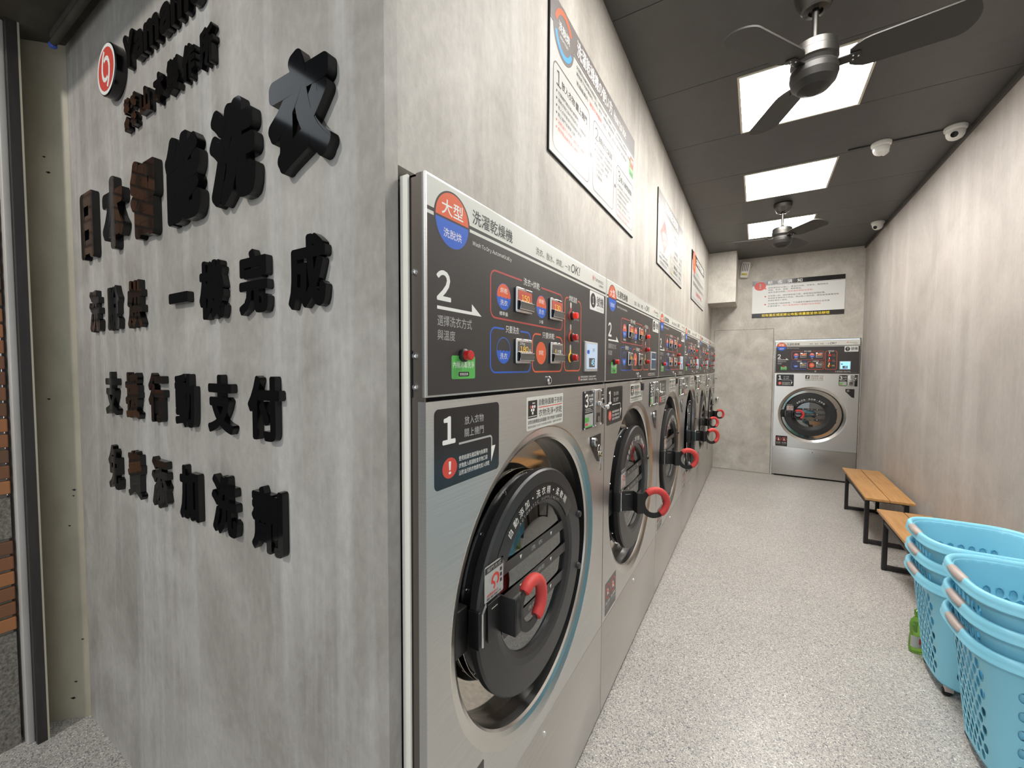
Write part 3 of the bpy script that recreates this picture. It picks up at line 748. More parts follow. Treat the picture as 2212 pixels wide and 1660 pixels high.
    def screen(b):
        b.box((0.831*sx, -0.006, 1.484), (0.966*sx, 0.001, 1.594), 'grey_plastic', 0.002)
        b.rect(0.843*sx, 1.494, 0.957*sx, 1.587, -0.0066, 'lcd_'+lcd)
        if lcd != 'dark':
            b.rrect(0.868*sx, 1.500, 0.930*sx, 1.534, 0.002, -0.0071, 'screen_grey'); b.text('45', 0.893*sx, 0.922*sx, 1.506, 1.529, -0.0076, 'lcd_lit')
            b.rrect(0.848*sx, 1.549, 0.872*sx, 1.563, 0.005, -0.0071, 'print_blue'); b.text('100', 0.905*sx, 0.928*sx, 1.560, 1.571, -0.0071, 'print_dark')
        else: b.rect(0.845*sx, 1.545, 0.955*sx, 1.552, -0.0071, 'lcd_pale')
    part(('lcd', lcd)+k, 'display', cp, screen)
    def lock(b): b.lathe([(0.013*sx, 0), (0.013*sx, -0.004), (0.010*sx, -0.007), (0, -0.007)], 'chrome', 24, 'y'); b.box((-0.0012, -0.0082, -0.006), (0.0012, -0.006, 0.006), 'seam_black')
    part(('lock',)+k, 'panel_lock', cp, lock, (0.5365*sx, -0.0006, 1.460))
    # --- front panel with the round opening
    ZF0, ZF1 = 0.4075, 1.4315
    def front(b):
        x0, x1 = 0.003, W-0.003
        angs = sorted(set([2*pi*i/96 for i in range(96)]+[math.atan2(z-zc, x-uc) % (2*pi) for x in (x0, x1) for z in (ZF0, ZF1)]))
        inn, out = [], []
        for a in angs:
            c, s_ = cos(a), sin(a)
            ts = [((x1-uc)/c if c > 1e-9 else 1e9), ((x0-uc)/c if c < -1e-9 else 1e9), ((ZF1-zc)/s_ if s_ > 1e-9 else 1e9), ((ZF0-zc)/s_ if s_ < -1e-9 else 1e9)]
            tt = min(ts); out.append((uc+c*tt, 0, zc+s_*tt)); inn.append((uc+R0*c, 0, zc+R0*s_))
        n = len(angs)
        b.add(inn+out, [(i, n+i, n+(i+1) % n, (i+1) % n) for i in range(n)], 'brushed_steel')
        b.add(out+[(p[0], 0.02, p[2]) for p in out], [(i, n+i, n+(i+1) % n, (i+1) % n) for i in range(n)], 'brushed_steel')
    part(('front',)+k, 'front_panel', t, front, smooth=20)
    def ringf(b):
        b.lathe([(R0, 0.0), (R0-0.004, 0.0006), (R1+0.016, 0.0080), (R1+0.005, 0.0140), (R1, 0.020)], 'bevel_steel', 96, 'y', (uc, 0, zc))
    part(('ring',)+k, 'door_ring', t, ringf)
    def recess(b):
        b.lathe([(R1, 0.020), (R1-0.004, 0.040), (R1-0.006, 0.074), (RD*0.90, 0.075), (RD*0.90, 0.060), (RD*0.82, 0.058), (RD*0.80, 0.090), (RD*0.80, 0.20)],
                ['recess_black', 'recess_black', 'polished_steel', 'black_rubber', 'black_rubber', 'black_rubber', 'black_rubber'], 96, 'y', (uc, 0, zc))
    part(('recess',)+k, 'door_recess', t, recess)
    def drum(b):
        b.lathe([(RD*0.80, 0.20), (RD*1.10, 0.21), (RD*1.10, 0.62), (0.0, 0.64)], 'drum_steel', 64, 'y', (uc, 0, zc))
        for q in range(3):
            a = radians(90+120*q); b.M = Matrix.Translation((uc, 0, zc)) @ Matrix.Rotation(-a, 4, 'Y'); b.box((RD*0.92, 0.23, -0.03), (RD*1.09, 0.60, 0.03), 'drum_steel', 0.012)
    part(('drum',)+k, 'drum', t, drum)
    # --- door, hinged on the right
    dc = uc-0.024 if W > 1 else uc-0.013
    hx = dc+RD
    door = part(('door',)+k, 'door', t, lambda b: (
        b.lathe([(RD*0.95, 0.030), (RD, 0.018), (RD, 0.0), (RD-0.005, -0.006), (RD*0.755, -0.007), (RD*0.70, -0.004), (RG, 0.006), (RG, 0.030), (RD*0.95, 0.030)], 'black_plastic', 96, 'y', (-RD, 0, 0)),
        door_print(b, RD, RG)), (hx, 0.0, zc))
    door.rotation_euler = (0, 0, radians(door_open))
    def rim(b):
        b.lathe([(RD*0.945, 0.030), (RD*0.945, 0.052), (RD*0.965, 0.053), (RD*0.965, 0.056), (RD*0.925, 0.058), (RD*0.90, 0.058)], ['black_rubber', 'chrome', 'chrome', 'black_rubber', 'black_rubber'], 96, 'y', (-RD, 0, 0))
        for i in range(14):
            a = 2*pi*i/14+0.2; b.M = Matrix.Translation((-RD+RD*0.947*cos(a), 0.042, RD*0.947*sin(a)))
            b.lathe([(0, -0.004), (0.004, -0.003), (0.005, 0), (0.004, 0.003), (0, 0.004)], 'chrome', 10, 'y')
        b.M = Matrix.Identity(4)
    part(('rim',)+k, 'door_rim', door, rim)
    def glass(b):
        b.lathe([(RG+0.002, 0.012), (RG*0.8, 0.0095), (RG*0.4, 0.0075), (0, 0.007)], 'door_glass', 64, 'y', (-RD, 0, 0))
        for zz, tx in ((0.43, '洗  衣'), (0.03, '洗衣+烘乾'), (-0.40, '洗衣+烘乾')):
            z0, z1 = (zz-0.075)*RG, (zz+0.075)*RG
            f = lambda z: math.sqrt(max(0, (RG*0.995)**2-z*z))
            b.poly([(-RD-f(z0), z0), (-RD+f(z0), z0), (-RD+f(z1), z1), (-RD-f(z1), z1)], 0.0050, 'panel_black')
            w = 0.13 if tx != '洗  衣' else 0.09
            b.text(tx, -RD-w*RG*1.9, -RD+w*RG*1.9, zz*RG-0.0065, zz*RG+0.0065, 0.0044, 'print_grey')
            for s_ in (-1, 1): b.poly([(-RD+s_*0.46*RG-0.006, zz*RG+0.006), (-RD+s_*0.46*RG+0.006, zz*RG+0.006), (-RD+s_*0.46*RG, zz*RG-0.006)], 0.0044, 'print_white')
    part(('glass',)+k, 'door_glass', door, glass)
    def sticker(b):
        q = RD/0.312
        b.M = Matrix.Diagonal((q, 1, q, 1))
        P = lambda a, z: (-0.312+a, z)
        b.poly(rr(-0.312-0.286, 0.052, -0.312-0.204, 0.140, 0.004), -0.0076, 'sign_white')
        b.poly([P(-0.284, 0.121), P(-0.206, 0.121), P(-0.206, 0.136), P(-0.284, 0.136)], -0.0080, 'label_black'); b.text('關門方式', -0.312-0.275, -0.312-0.215, 0.1235, 0.1335, -0.0084, 'print_grey')
        b.stroke(arc(0.014, -60, 200, 16, -0.312-0.240, 0.094), 0.007, -0.0080, 'print_red'); b.stroke(arc(0.009, -60, 120, 12, -0.312-0.252, 0.082), 0.006, -0.0080, 'print_red')
        b.stroke(arc(0.020, 100, 260, 12, -0.312-0.252, 0.088), 0.0012, -0.0080, 'print_grey')
        b.text('請轉動把手', -0.312-0.276, -0.312-0.226, 0.062, 0.069, -0.0080, 'print_red'); b.text('關緊機門', -0.312-0.276, -0.312-0.216, 0.0545, 0.0605, -0.0080, 'print_dark')
        for zz in (0.078, 0.092, 0.106): b.rect(-0.312-0.219, zz, -0.312-0.211, zz+0.009, -0.0080, 'print_dark')
        b.M = Matrix.Identity(4)
    part(('sticker',)+k, 'door_sticker', door, sticker)
    def hinge(b):
        b.lathe([(0, -0.016), (0.010, -0.014), (0.012, -0.006), (0.012, 0.012)], 'black_plastic', 16, 'y')
    for s_ in (-1, 1): part(('hinge',)+k, 'hinge_cap', door, hinge, (0.002-0.07*RD, 0, s_*0.30*RD))
    q = RD/0.312                                            # handle scale
    pvx = -RD*2+0.030*q
    hd = part(('handle',)+k, 'handle', door, lambda b: handle(b, q), (pvx, -0.008, 0.0))
    hd.rotation_euler = (0, 0, -radians(lever))
    gp = part(('grip',)+k, 'grip', door, lambda b: grip(b, q), (pvx, -0.008, 0.0))
    gp.rotation_euler = (0, 0, -radians(lever))
    def latch(b):
        b.box((0.002, -0.012, -0.045*q), (0.010, 0.02, 0.045*q), 'black_rubber', 0.002); b.tube([(0.014*q, -0.014, -0.040*q), (0.014*q, -0.014, 0.040*q), (0.026*q, -0.014, 0.052*q), (0.032*q, -0.010, 0.050*q)], 0.0032, 'chrome', 8)
        b.box((-0.05*q, 0.022, -0.055*q), (0.004, 0.06, 0.055*q), 'black_rubber', 0.003)
    part(('latch',)+k, 'latch', door, latch, (-RD*2-0.004, 0, 0.0))
    # --- stickers and coin unit on the front panel
    def s1(b):
        b.poly(rr(0.026*sx, 1.252, 0.262*sx, 1.415, 0.012), -0.0006, 'label_black'); y = -0.0011
        b.text('1', 0.053*sx, None, 1.343, 1.396, y, 'print_white', 0.03)
        b.text('放入衣物', 0.124*sx, 0.196*sx, 1.3745, 1.393, y, 'print_grey'); b.text('關上機門', 0.124*sx, 0.196*sx, 1.3475, 1.366, y, 'print_grey')
        b.stroke([(0.104*sx, 1.3365), (0.222*sx, 1.3365)]+[(0.222*sx+0.008*sx*sin(pi/2*i/5), 1.3285+0.008*cos(pi/2*i/5)) for i in range(6)]+[(0.230*sx, 1.310)], 0.0045, y, 'print_grey')
        b.poly([(0.2277*sx, 1.274), (0.2277*sx, 1.312), (0.246*sx, 1.312)], y, 'print_white')
        b.disc((0.074*sx, y, 1.291), 0.0235*sx, 'print_red', 'y', 32, 0.0215); b.text('!', 0.0705*sx, 0.0775*sx, 1.2785, 1.304, y-0.0005, 'print_white', 0.02)
        for i, s_ in enumerate(('使用前請先確認桶內無異物', '衣物放入前請檢查衣物口袋', '沾附油污的衣物請勿放入烘乾')): b.text(s_, 0.104*sx, (0.212 if i < 2 else 0.220)*sx, 1.3045-0.0155*i-0.0055, 1.3045-0.0155*i+0.0055, y, 'print_white')
    part(('s1',)+k, 'loading_label', t, s1)
    def s2(b):
        b.poly(rr(0.402*sx, 1.3225, 0.648*sx, 1.416, 0.004), -0.0006, 'band_white'); y = -0.0011
        b.rect(0.411*sx, 1.356, 0.466*sx, 1.406, y, 'label_black')
        for a, z, mt in ((0.426, 1.388, 'print_red'), (0.438, 1.388, 'print_white'), (0.450, 1.388, 'print_white'), (0.432, 1.379, 'print_white'), (0.444, 1.379, 'print_white'), (0.438, 1.370, 'print_white')):
            b.disc((a*sx, y-0.0005, z), 0.0048*sx, mt, 'y', 16, 0.0044)
        b.rect(0.436*sx, 1.396, 0.452*sx, 1.400, y-0.0005, 'print_grey'); b.rect(0.414*sx, 1.3595, 0.463*sx, 1.3625, y-0.0005, 'print_grey')
        b.text('自動除菌離子技術', 0.476*sx, 0.642*sx, 1.388, 1.4075, y, 'print_dark', 0.006); b.rect(0.477*sx, 1.3815, 0.641*sx, 1.3840, y, 'print_red'); b.text('衣物洗淨+烘乾', 0.476*sx, 0.640*sx, 1.356, 1.3775, y, 'print_dark', 0.006)
        b.text('滾筒自動釋放出除菌離子對衣物進行消毒殺菌', 0.410*sx, 0.640*sx, 1.3395, 1.351, y, 'print_dark', 0.006); b.text('獨家除菌離子技術可抑制異味與細菌・運轉中請勿開門', 0.410*sx, 0.638*sx, 1.3285, 1.3355, y, 'print_dark')
    part(('s2',)+k, 'ion_label', t, s2)
    def coin(b):
        b.box((0.831*sx, -0.004, 1.270), (0.932*sx, 0.0, 1.412), 'label_black', 0.001); y = -0.0046
        b.text('3', 0.838*sx, 0.872*sx, 1.352, 1.400, y, 'print_white', 0.022); b.text('投入硬幣', 0.880*sx, 0.925*sx, 1.388, 1.398, y, 'print_white'); b.text('啟動機器', 0.880*sx, 0.925*sx, 1.374, 1.384, y, 'print_white')
        b.poly([(0.880*sx, 1.354), (0.926*sx, 1.354), (0.912*sx, 1.364), (0.912*sx, 1.357), (0.880*sx, 1.357)], y, 'print_white')
        for i in range(3): b.rect(0.842*sx, 1.344-0.006*i, (0.90+0.01*i)*sx, 1.3465-0.006*i, y, 'print_grey')
        b.rect(0.838*sx, 1.276, 0.925*sx, 1.326, y, 'sign_white'); b.rect(0.838*sx, 1.318, 0.925*sx, 1.326, y-0.0004, 'print_grey'); b.rect(0.838*sx, 1.276, 0.925*sx, 1.281, y-0.0004, 'print_green'); b.rect(0.838*sx, 1.296, 0.880*sx, 1.314, y-0.0004, 'print_green'); b.rect(0.842*sx, 1.284, 0.870*sx, 1.292, y-0.0004, 'print_red')
        for a in (0.836, 0.927):
            for z in (1.274, 1.408): b.lathe([(0, -0.008), (0.003, -0.007), (0.004, -0.004)], 'chrome', 10, 'y', (a*sx, 0, z))
    cu = part(('coin',)+k, 'coin_label', t, coin)
    def slot(b):
        b.box((0.940*sx, -0.008, 1.270), (1.012*sx, 0.0, 1.414), 'brushed_steel_low', 0.003)
        b.box((0.973*sx, -0.0086, 1.374), (0.977*sx, -0.007, 1.404), 'seam_black'); b.box((0.957*sx, -0.010, 1.285), (0.994*sx, -0.007, 1.322), 'label_black', 0.002); b.box((0.962*sx, -0.0108, 1.289), (0.988*sx, -0.009, 1.308), 'header_grey')
        b.M = Matrix.Translation((0.982*sx, -0.010, 1.352)) @ Matrix.Rotation(radians(20), 4, 'Y'); b.box((-0.026, -0.016, -0.009), (0.030, 0.0, 0.009), 'chrome', 0.004); b.lathe([(0.008, -0.018), (0.010, -0.026), (0.006, -0.032), (0, -0.033)], 'chrome', 16, 'y', (0.026, 0, 0)); b.M = Matrix.Identity(4)
        for a in (0.945, 1.007):
            for z in (1.275, 1.409): b.lathe([(0, -0.012), (0.004, -0.011), (0.005, -0.008)], 'chrome', 10, 'y', (a*sx, 0, z))
    part(('slot',)+k, 'coin_slot', t, slot)
    def reader(b):
        b.box((1.018*sx, -0.005, 1.268), (1.054*sx, 0.0, 1.416), 'label_black', 0.002); b.lathe([(0.014*sx, -0.005), (0.014*sx, -0.008), (0.010*sx, -0.009), (0.010*sx, -0.006), (0, -0.006)], ['chrome', 'chrome', 'label_black', 'label_black'], 24, 'y', (1.036*sx, 0, 1.362)); b.rect(1.022*sx, 1.387, 1.050*sx, 1.390, -0.0056, 'print_grey')
    part(('reader',)+k, 'card_reader', t, reader)
    def lockp(b):
        P = [(0.914*sx, 1.2335), (1.022*sx, 1.2335), (1.022*sx, 1.118), (0.990*sx, 1.126), (0.914*sx, 1.200)]
        b.prism(P[::-1], -0.004, 0.0, 'label_black'); b.lathe([(0.017*sx, -0.004), (0.017*sx, -0.012), (0.012*sx, -0.014), (0, -0.014)], 'chrome', 20, 'y', (0.945*sx, 0, 1.210)); b.box((0.944*sx-0.004, -0.0155, 1.204), (0.944*sx+0.004, -0.0135, 1.216), 'seam_black')
    part(('lockp',)+k, 'lock_plate', t, lockp)
    def caution(b):
        b.poly(rr(0.040*sx, 0.418, 0.200*sx, 0.562, 0.006), -0.0006, 'label_black'); y = -0.0011
        for cx in (0.082, 0.158):
            b.stroke(arc(0.030*sx, 0, 351, 39, cx*sx, 0.515), 0.005, y, 'print_red', True); b.stroke([(cx*sx-0.020*sx, 0.535), (cx*sx+0.020*sx, 0.495)], 0.005, y-0.0004, 'print_red')
            b.poly([(cx*sx-0.010*sx, 0.500), (cx*sx+0.012*sx, 0.500), (cx*sx+0.006*sx, 0.520), (cx*sx, 0.532), (cx*sx-0.008*sx, 0.520)], y-0.0002, 'print_white')
        b.text('禁止坐臥', 0.052*sx, 0.112*sx, 0.460, 0.474, y, 'print_white'); b.text('禁止攀爬', 0.128*sx, 0.188*sx, 0.460, 0.474, y, 'print_white')
        b.text('請勿讓孩童進入', 0.050*sx, 0.116*sx, 0.444, 0.453, y, 'print_grey'); b.text('以免發生危險', 0.128*sx, 0.188*sx, 0.444, 0.453, y, 'print_grey')
    part(('caution',)+k, 'caution_label', t, caution)
    def lower(b):
        b.box((0.003, 0.0, 0.022), (W-0.003, 0.018, 0.4045), 'brushed_steel_low', 0.002); b.lathe([(0.009, 0), (0.009, -0.003), (0, -0.004)], 'chrome', 16, 'y', (0.528*sx, 0, 0.362))
    part(('lower',)+k, 'lower_panel', t, lower)
    return t

def door_print(b, RD, RG):
    s = 'door'; txt = '自動添加・洗衣精・柔軟精'; r = RD*0.785 if RD > 0.3 else RD*0.72
    P = arc(r+0.022, 150, 30, 24, -RD, 0)+arc(r-0.022, 30, 150, 24, -RD, 0)
    b.stroke(arc(r, 148, 32, 30, -RD, 0), 0.050, -0.0076, 'label_black')
    n = len(txt); a0, a1 = 133, 47
    h = 0.026*RD/0.312
    for i, ch in enumerate(txt):
        a = radians(a0+(a1-a0)*i/(n-1)); V, Fc, bb = glyphs(ch)
        rot = a-pi/2; c, s_ = cos(rot), sin(rot)
        b.add([(-RD+(r+0.003)*cos(a)+((x-0.5)*h*c-(z-0.36)*h*s_), -0.0082, (r+0.003)*sin(a)+((x-0.5)*h*s_+(z-0.36)*h*c)) for x, z in V], Fc, 'print_white')
    txt = 'AUTOMATIC SUPPLEMENT'; h = 0.011
    for i, ch in enumerate(txt):
        if ch == ' ': continue
        a = radians(122+(58-122)*i/(len(txt)-1)); V, Fc, bb = glyphs(ch); rot = a-pi/2; c, s_ = cos(rot), sin(rot)
        b.add([(-RD+(r-0.019)*cos(a)+((x-0.3)*h*c-(z-0.36)*h*s_), -0.0082, (r-0.019)*sin(a)+((x-0.3)*h*s_+(z-0.36)*h*c)) for x, z in V], Fc, 'print_grey')

HC, HO = 0.142, -0.044           # ring centre along the lever, and its stand-off
def handle(b, q):
    b.M = Matrix.Diagonal((q, q, q, 1))
    th = 0.004
    # base plate, outward step, then the plate that widens into the ring
    b.box((0.006, -th, -0.047), (0.062, 0, 0.047), 'black_metal', 0.0015)
    b.box((0.020, -th-0.0008, 0.030), (0.045, -th, 0.0315), 'grey_plastic')
    b.box((0.058, HO-th, -0.047), (0.064, 0, 0.047), 'black_metal', 0.0015)
    cx, ri, ro = HC, 0.046, 0.070
    n = 48; out = []; inn = []
    arm = [(0.060, 0.047), (0.078, 0.046), (0.090, 0.048)]
    a_in = [2*pi*i/n for i in range(n)]
    V = []; F = []
    def edge(a):
        x, z = cx+ro*cos(a), ro*sin(a)
        d = abs(((a-pi+pi) % (2*pi))-pi)                    # 0 right .. pi left
        if d > radians(128):                               # the side that runs back to the step
            zz = max(-0.047, min(0.047, ro*sin(a)*1.0)); f = (d-radians(128))/radians(52)
            return (max(0.060, cx+ro*cos(a)-0.020*f), zz)
        return (x, z)
    ring_out = [edge(a) for a in a_in]; ring_in = [(cx+ri*cos(a), ri*sin(a)) for a in a_in]
    for y in (HO-th, HO):
        V += [(x, y, z) for x, z in ring_out]+[(x, y, z) for x, z in ring_in]
    for i in range(n):
        j = (i+1) % n
        F += [(i, j, n+j, n+i), (2*n+j, 2*n+i, 3*n+i, 3*n+j), (j, i, 2*n+i, 2*n+j), (n+i, n+j, 3*n+j, 3*n+i)]
    b.add(V, F, 'black_metal')
    b.box((0.058, HO-th, -0.047), (0.086, HO, 0.047), 'black_metal', 0.001)
    b.M = Matrix.Identity(4)
def grip(b, q):
    b.M = Matrix.Diagonal((q, q, q, 1))
    pts = [(HC+0.0575*cos(radians(a)), HO-0.002, 0.0575*sin(radians(a))) for a in range(-62, 135, 8)]
    b.tube(pts, [0.0135]+[0.0160]*(len(pts)-2)+[0.0135], 'grip_red', 16)
    b.M = Matrix.Identity(4)

X0, Y1 = -0.539, 0.5843
W1, W2 = 1.078, 0.968
RING1 = (0.512, 0.885, 0.4385, 0.398, 0.312, 0.206)
RING2 = (0.462, 0.885, 0.394, 0.357, 0.280, 0.184)
P1 = ('150', '130', '180'); G = 'row of stainless washer-dryers along the left wall'
ypos = [Y1+W1*i for i in range(4)]+[Y1+4*W1, Y1+4*W1+W2]
lab = ['stainless washer-dryer number 1, nearest the lettered wall, with its red handle closed over the glass',
       'stainless washer-dryer number 2, second in the row, red handle swung out into the aisle',
       'stainless washer-dryer number 3, third in the row from the front',
       'stainless washer-dryer number 4, fourth in the row, door standing ajar',
       'stainless washer-dryer number 5, second from the far end of the row',
       'stainless washer-dryer number 6, last in the row, against the back wall']
lev = [0, 52, 60, 56, 52, 50]; opn = [-0.8, 0.8, 0, 6, 0, 0]; lcds = ['pale', 'dark', 'pale', 'pale', 'pale', 'pale']
for i in range(6):
    big = i < 4
    washer(lab[i], (X0, ypos[i], 0), pi/2, W1 if big else W2, 1.865, RING1 if big else RING2, '大型' if big else '中型', str(i+1), lev[i], opn[i], lcds[i], P1, G)
washer('stainless washer-dryer number 7 set into the back wall, lit screen and closed door', (M7X0, YB-0.026, 0), 0, M7X1-M7X0, 1.872, (0.430, 0.872, 0.378, 0.338, 0.289, 0.168), '中型', '7', 0, 0, 'lit', ('120', '100', '100'), 'washer-dryer in the back wall')

# ------------------------------------------------------------------ keys hanging in the locks
def keys(loc, rotz, label, fob):
    t = thing('key_bunch', label, 'keys', loc, rotz, 'key bunches hanging from the machine locks')
    t.scale = (1.3, 1.3, 1.3)
    mb = MB(); P = [(0.011*cos(2*pi*i/20), 0.0, -0.012+0.011*sin(2*pi*i/20)) for i in range(20)]; mb.tube(P, 0.0012, 'chrome', 6, True); mb.build('key_ring', t)
    for i, (a, L_) in enumerate(((-18, 0.052), (-4, 0.056), (14, 0.050))):
        mb = MB(); mb.M = Matrix.Translation((0.002*i-0.002, -0.003*i-0.001, -0.022)) @ Matrix.Rotation(radians(a), 4, 'Y')
        mb.lathe([(0.0085, -0.0008), (0.0085, 0.0008), (0.003, 0.0008), (0.003, -0.0008), (0.0085, -0.0008)], 'brass' if i == 1 else 'chrome', 20, 'y', (0, 0, -0.006)); mb.box((-0.0028, -0.0008, -L_), (0.0028, 0.0008, -0.013), 'brass' if i == 1 else 'chrome')
        for z in (0.75, 0.85, 0.94): mb.box((0.002, -0.0008, -L_*z-0.002), (0.0045, 0.0008, -L_*z+0.002), 'brass' if i == 1 else 'chrome')
        mb.build('key', t)
    if fob:
        mb = MB(); mb.box((-0.016, -0.014, -0.060), (0.012, -0.005, -0.028), 'black_plastic', 0.005); mb.build('key_fob', t)
def at_machine(i, u, z, out=0.020): return (X0+out, ypos[i]+u, z)
keys(at_machine(0, 0.955, 1.200), pi/2, 'bunch of keys hanging on the black lock plate of the nearest machine', False)
keys(at_machine(1, 0.5365, 1.458, 0.016), pi/2, 'bunch of keys with black fob hanging from the panel lock of the second machine', True)
keys(at_machine(2, 0.5365, 1.458, 0.016), pi/2, 'bunch of keys with black fob hanging from the panel lock of the third machine', True)
keys(at_machine(3, 0.5365, 1.458, 0.016), pi/2, 'bunch of keys with black fob hanging from the panel lock of the fourth machine', True)

# ------------------------------------------------------------------ posters
def board(b, w, h, edge='seam_black', face='sign_white'):
    b.box((0, -0.006, 0), (w, 0, h), edge); b.rect(0.004, 0.004, w-0.002, h-0.002, -0.0064, face)
t = thing('wall_poster', 'largest instruction poster, with three numbered steps, above the nearest machine', 'poster', (XL+0.0005, 1.225, 2.201), pi/2, 'instruction posters above the machines')
mb = MB(); board(mb, 1.052, 0.512); mb.build('poster_board', t, 0)
def header(b, w, h, hh, mt):
    b.rect(0.004, h-hh, w-0.002, h-0.002, -0.0068, mt); b.rect(0.004, h-hh-0.007, w-0.002, h-hh-0.0025, -0.0068, 'print_dark')
mb = MB(); header(mb, 1.052, 0.512, 0.088, 'header_grey'); y = -0.0070
cx, cz = 0.112, 0.425
mb.disc((cx, y, cz), 0.088, 'header_grey', 'y', 48); mb.stroke(arc(0.068, 30, 165, 24, cx, cz), 0.017, y-0.0005, 'print_orange'); mb.stroke(arc(0.068, 195, 335, 24, cx, cz), 0.017, y-0.0005, 'sky_blue')
mb.text('洗脫烘', cx-0.046, cx+0.046, cz-0.006, cz+0.026, y-0.001, 'print_white', 0.01); mb.text('WASH TO DRY', cx-0.034, cx+0.034, cz-0.026, cz-0.017, y-0.001, 'print_white')
mb.text('洗濯乾燥機の使い方', 0.230, 0.655, 0.437, 0.496, y, 'print_white', 0.008); mb.text('How to Use', 0.680, 0.880, 0.440, 0.480, y, 'print_white')
mb.build('header', t)
mb = MB()
tx = ['全自動洗衣機採用日本原裝進口，自動添加洗衣精，洗脫烘一次完成，操作簡單快速，無需等待，', '請依照下列步驟操作。洗衣、脫水、烘乾皆可單獨使用，若有任何問題請與客服人員聯絡。',
      '洗滌前請確認衣物是否可水洗，']
mb.text(tx[0], 0.225, 0.905, 0.389, 0.404, y, 'print_dark'); mb.text(tx[1], 0.225, 0.985, 0.366, 0.381, y, 'print_dark'); mb.text('洗滌前請先', 0.225, 0.345, 0.333, 0.350, y, 'print_dark'); mb.text('「確認衣物種類」', 0.355, 0.520, 0.333, 0.350, y, 'print_red'); mb.text('可放入（棉被、毛巾及一般衣物）請分開洗滌', 0.530, 0.895, 0.333, 0.349, y, 'print_dark')
for i in range(3): mb.rect(0.225, 0.360-0.016*i*1.7+0.001, 0.86, 0.3615-0.016*i*1.7, y, 'print_grey')
mb.build('intro_text', t)
mb = MB()
for x0, x1, z1, num, ttl, lines in ((0.030, 0.365, 0.305, '1', '放入衣物 關上機門', ['打開機門確認桶內無異物。', '請將衣物口袋內物品取出，分類洗滌。', '放入衣物量請勿超過桶內黑線。', '關上機門並確實上鎖。', '*沾附油污之衣物，請勿放入烘乾。', '*橡膠製品嚴禁放入烘乾。']),
                            (0.410, 0.690, 0.305, '2', '選擇洗衣方式與溫度', ['依衣物種類按下按鈕選擇行程。', '依衣物選擇，烘乾溫度高中低。', '○洗衣＋烘乾（標準量）', '○洗衣＋烘乾（少量）', '○只要洗衣', '○只要烘乾']),
                            (0.735, 1.030, 0.262, '3', '投入硬幣啟動', ['確認金額，投入硬幣或掃碼付款。', '行程開始後請勿開啟機門。', '螢幕顯示剩餘時間。', '運轉結束後請盡速取出衣物。', '烘乾後，機內高溫，小心燙傷。', '*行程中如需暫停請洽客服。', '*投幣後，恕不退費。'])):
    mb.stroke(rr(x0, 0.028, x1, z1, 0.026), 0.0045, y, 'header_grey', True)
    mb.text(num, x0+0.024, None, z1-0.068, z1-0.018, y, 'print_dark'); mb.text(ttl, x0+0.066, x1-0.028, z1-0.062, z1-0.034, y, 'print_dark', 0.008)
    for i, s in enumerate(lines):
        zz = z1-0.088-0.0235*i; red = s[0] == '*'; mt = 'print_red' if red else 'print_dark'
        wmax = x1-x0-0.062; w = min(wmax, 0.0155*len(s))
        mb.text(s.lstrip('*'), x0+0.038, x0+0.038+w, zz-0.0065, zz+0.0065, y, mt)
        if s[0] != '○': mb.disc((x0+0.026, y, zz), 0.0042, mt, 'y', 10)
        mb.rect(x0+0.038, zz-0.0112, x0+0.038+w*0.8, zz-0.0100, y, 'print_grey')
for x, z in ((0.387, 0.150), (0.712, 0.150)): mb.poly([(x-0.010, z-0.006), (x, z-0.006), (x, z-0.014), (x+0.012, z), (x, z+0.014), (x, z+0.006), (x-0.010, z+0.006)], y, 'print_dark')
mb.build('step_boxes', t)
mb = MB(); mb.rrect(0.950, 0.300, 1.030, 0.385, 0.006, y, 'print_green'); mb.rrect(0.968, 0.345, 1.028, 0.400, 0.004, y-0.0004, 'print_red'); mb.text('免費', 0.978, 1.018, 0.368, 0.388, y-0.0008, 'print_white'); mb.text('內桶消毒洗淨', 0.956, 1.024, 0.326, 0.340, y-0.0008, 'print_white'); mb.rect(0.966, 0.306, 1.014, 0.318, y-0.0004, 'header_grey'); mb.build('rinse_badge', t)

t = thing('wall_poster', 'middle wall poster with a red diamond hazard sign and grey header', 'poster', (XL+0.0005, 2.905, 2.203), pi/2, 'instruction posters above the machines')
mb = MB(); board(mb, 1.05, 0.505); mb.build('poster_board', t, 0)
mb = MB(); header(mb, 1.05, 0.505, 0.095, 'header_grey'); mb.disc((0.130, y, 0.400), 0.085, 'header_grey', 'y', 40); mb.poly([(0.130+a, 0.395+c) for a, c in ((-0.03, -0.04), (0.03, -0.04), (0.045, -0.005), (0.020, 0.015), (0.012, 0.055), (-0.015, 0.025), (-0.045, 0.005))], y-0.0005, 'print_white')
mb.rect(0.010, 0.420, 0.035, 0.440, y-0.0003, 'print_white')
mb.text('洗濯衣物注意事項', 0.240, 0.790, 0.424, 0.490, y, 'print_white', 0.015); mb.build('header', t)
mb = MB(); mb.poly([(0.230-0.150, 0.235), (0.230, 0.235-0.120), (0.230+0.150, 0.235), (0.230, 0.235+0.120)], y, 'print_red')
mb.poly([(0.222, 0.285), (0.250, 0.285), (0.245, 0.315), (0.232, 0.330)], y-0.0005, 'print_dark'); mb.stroke([(0.135, 0.240), (0.265, 0.175)], 0.007, y-0.0005, 'print_white'); mb.text('易燃物', 0.170, 0.290, 0.222, 0.262, y-0.0005, 'print_white'); mb.stroke([(0.185, 0.185), (0.285, 0.185)], 0.006, y-0.0005, 'print_white')
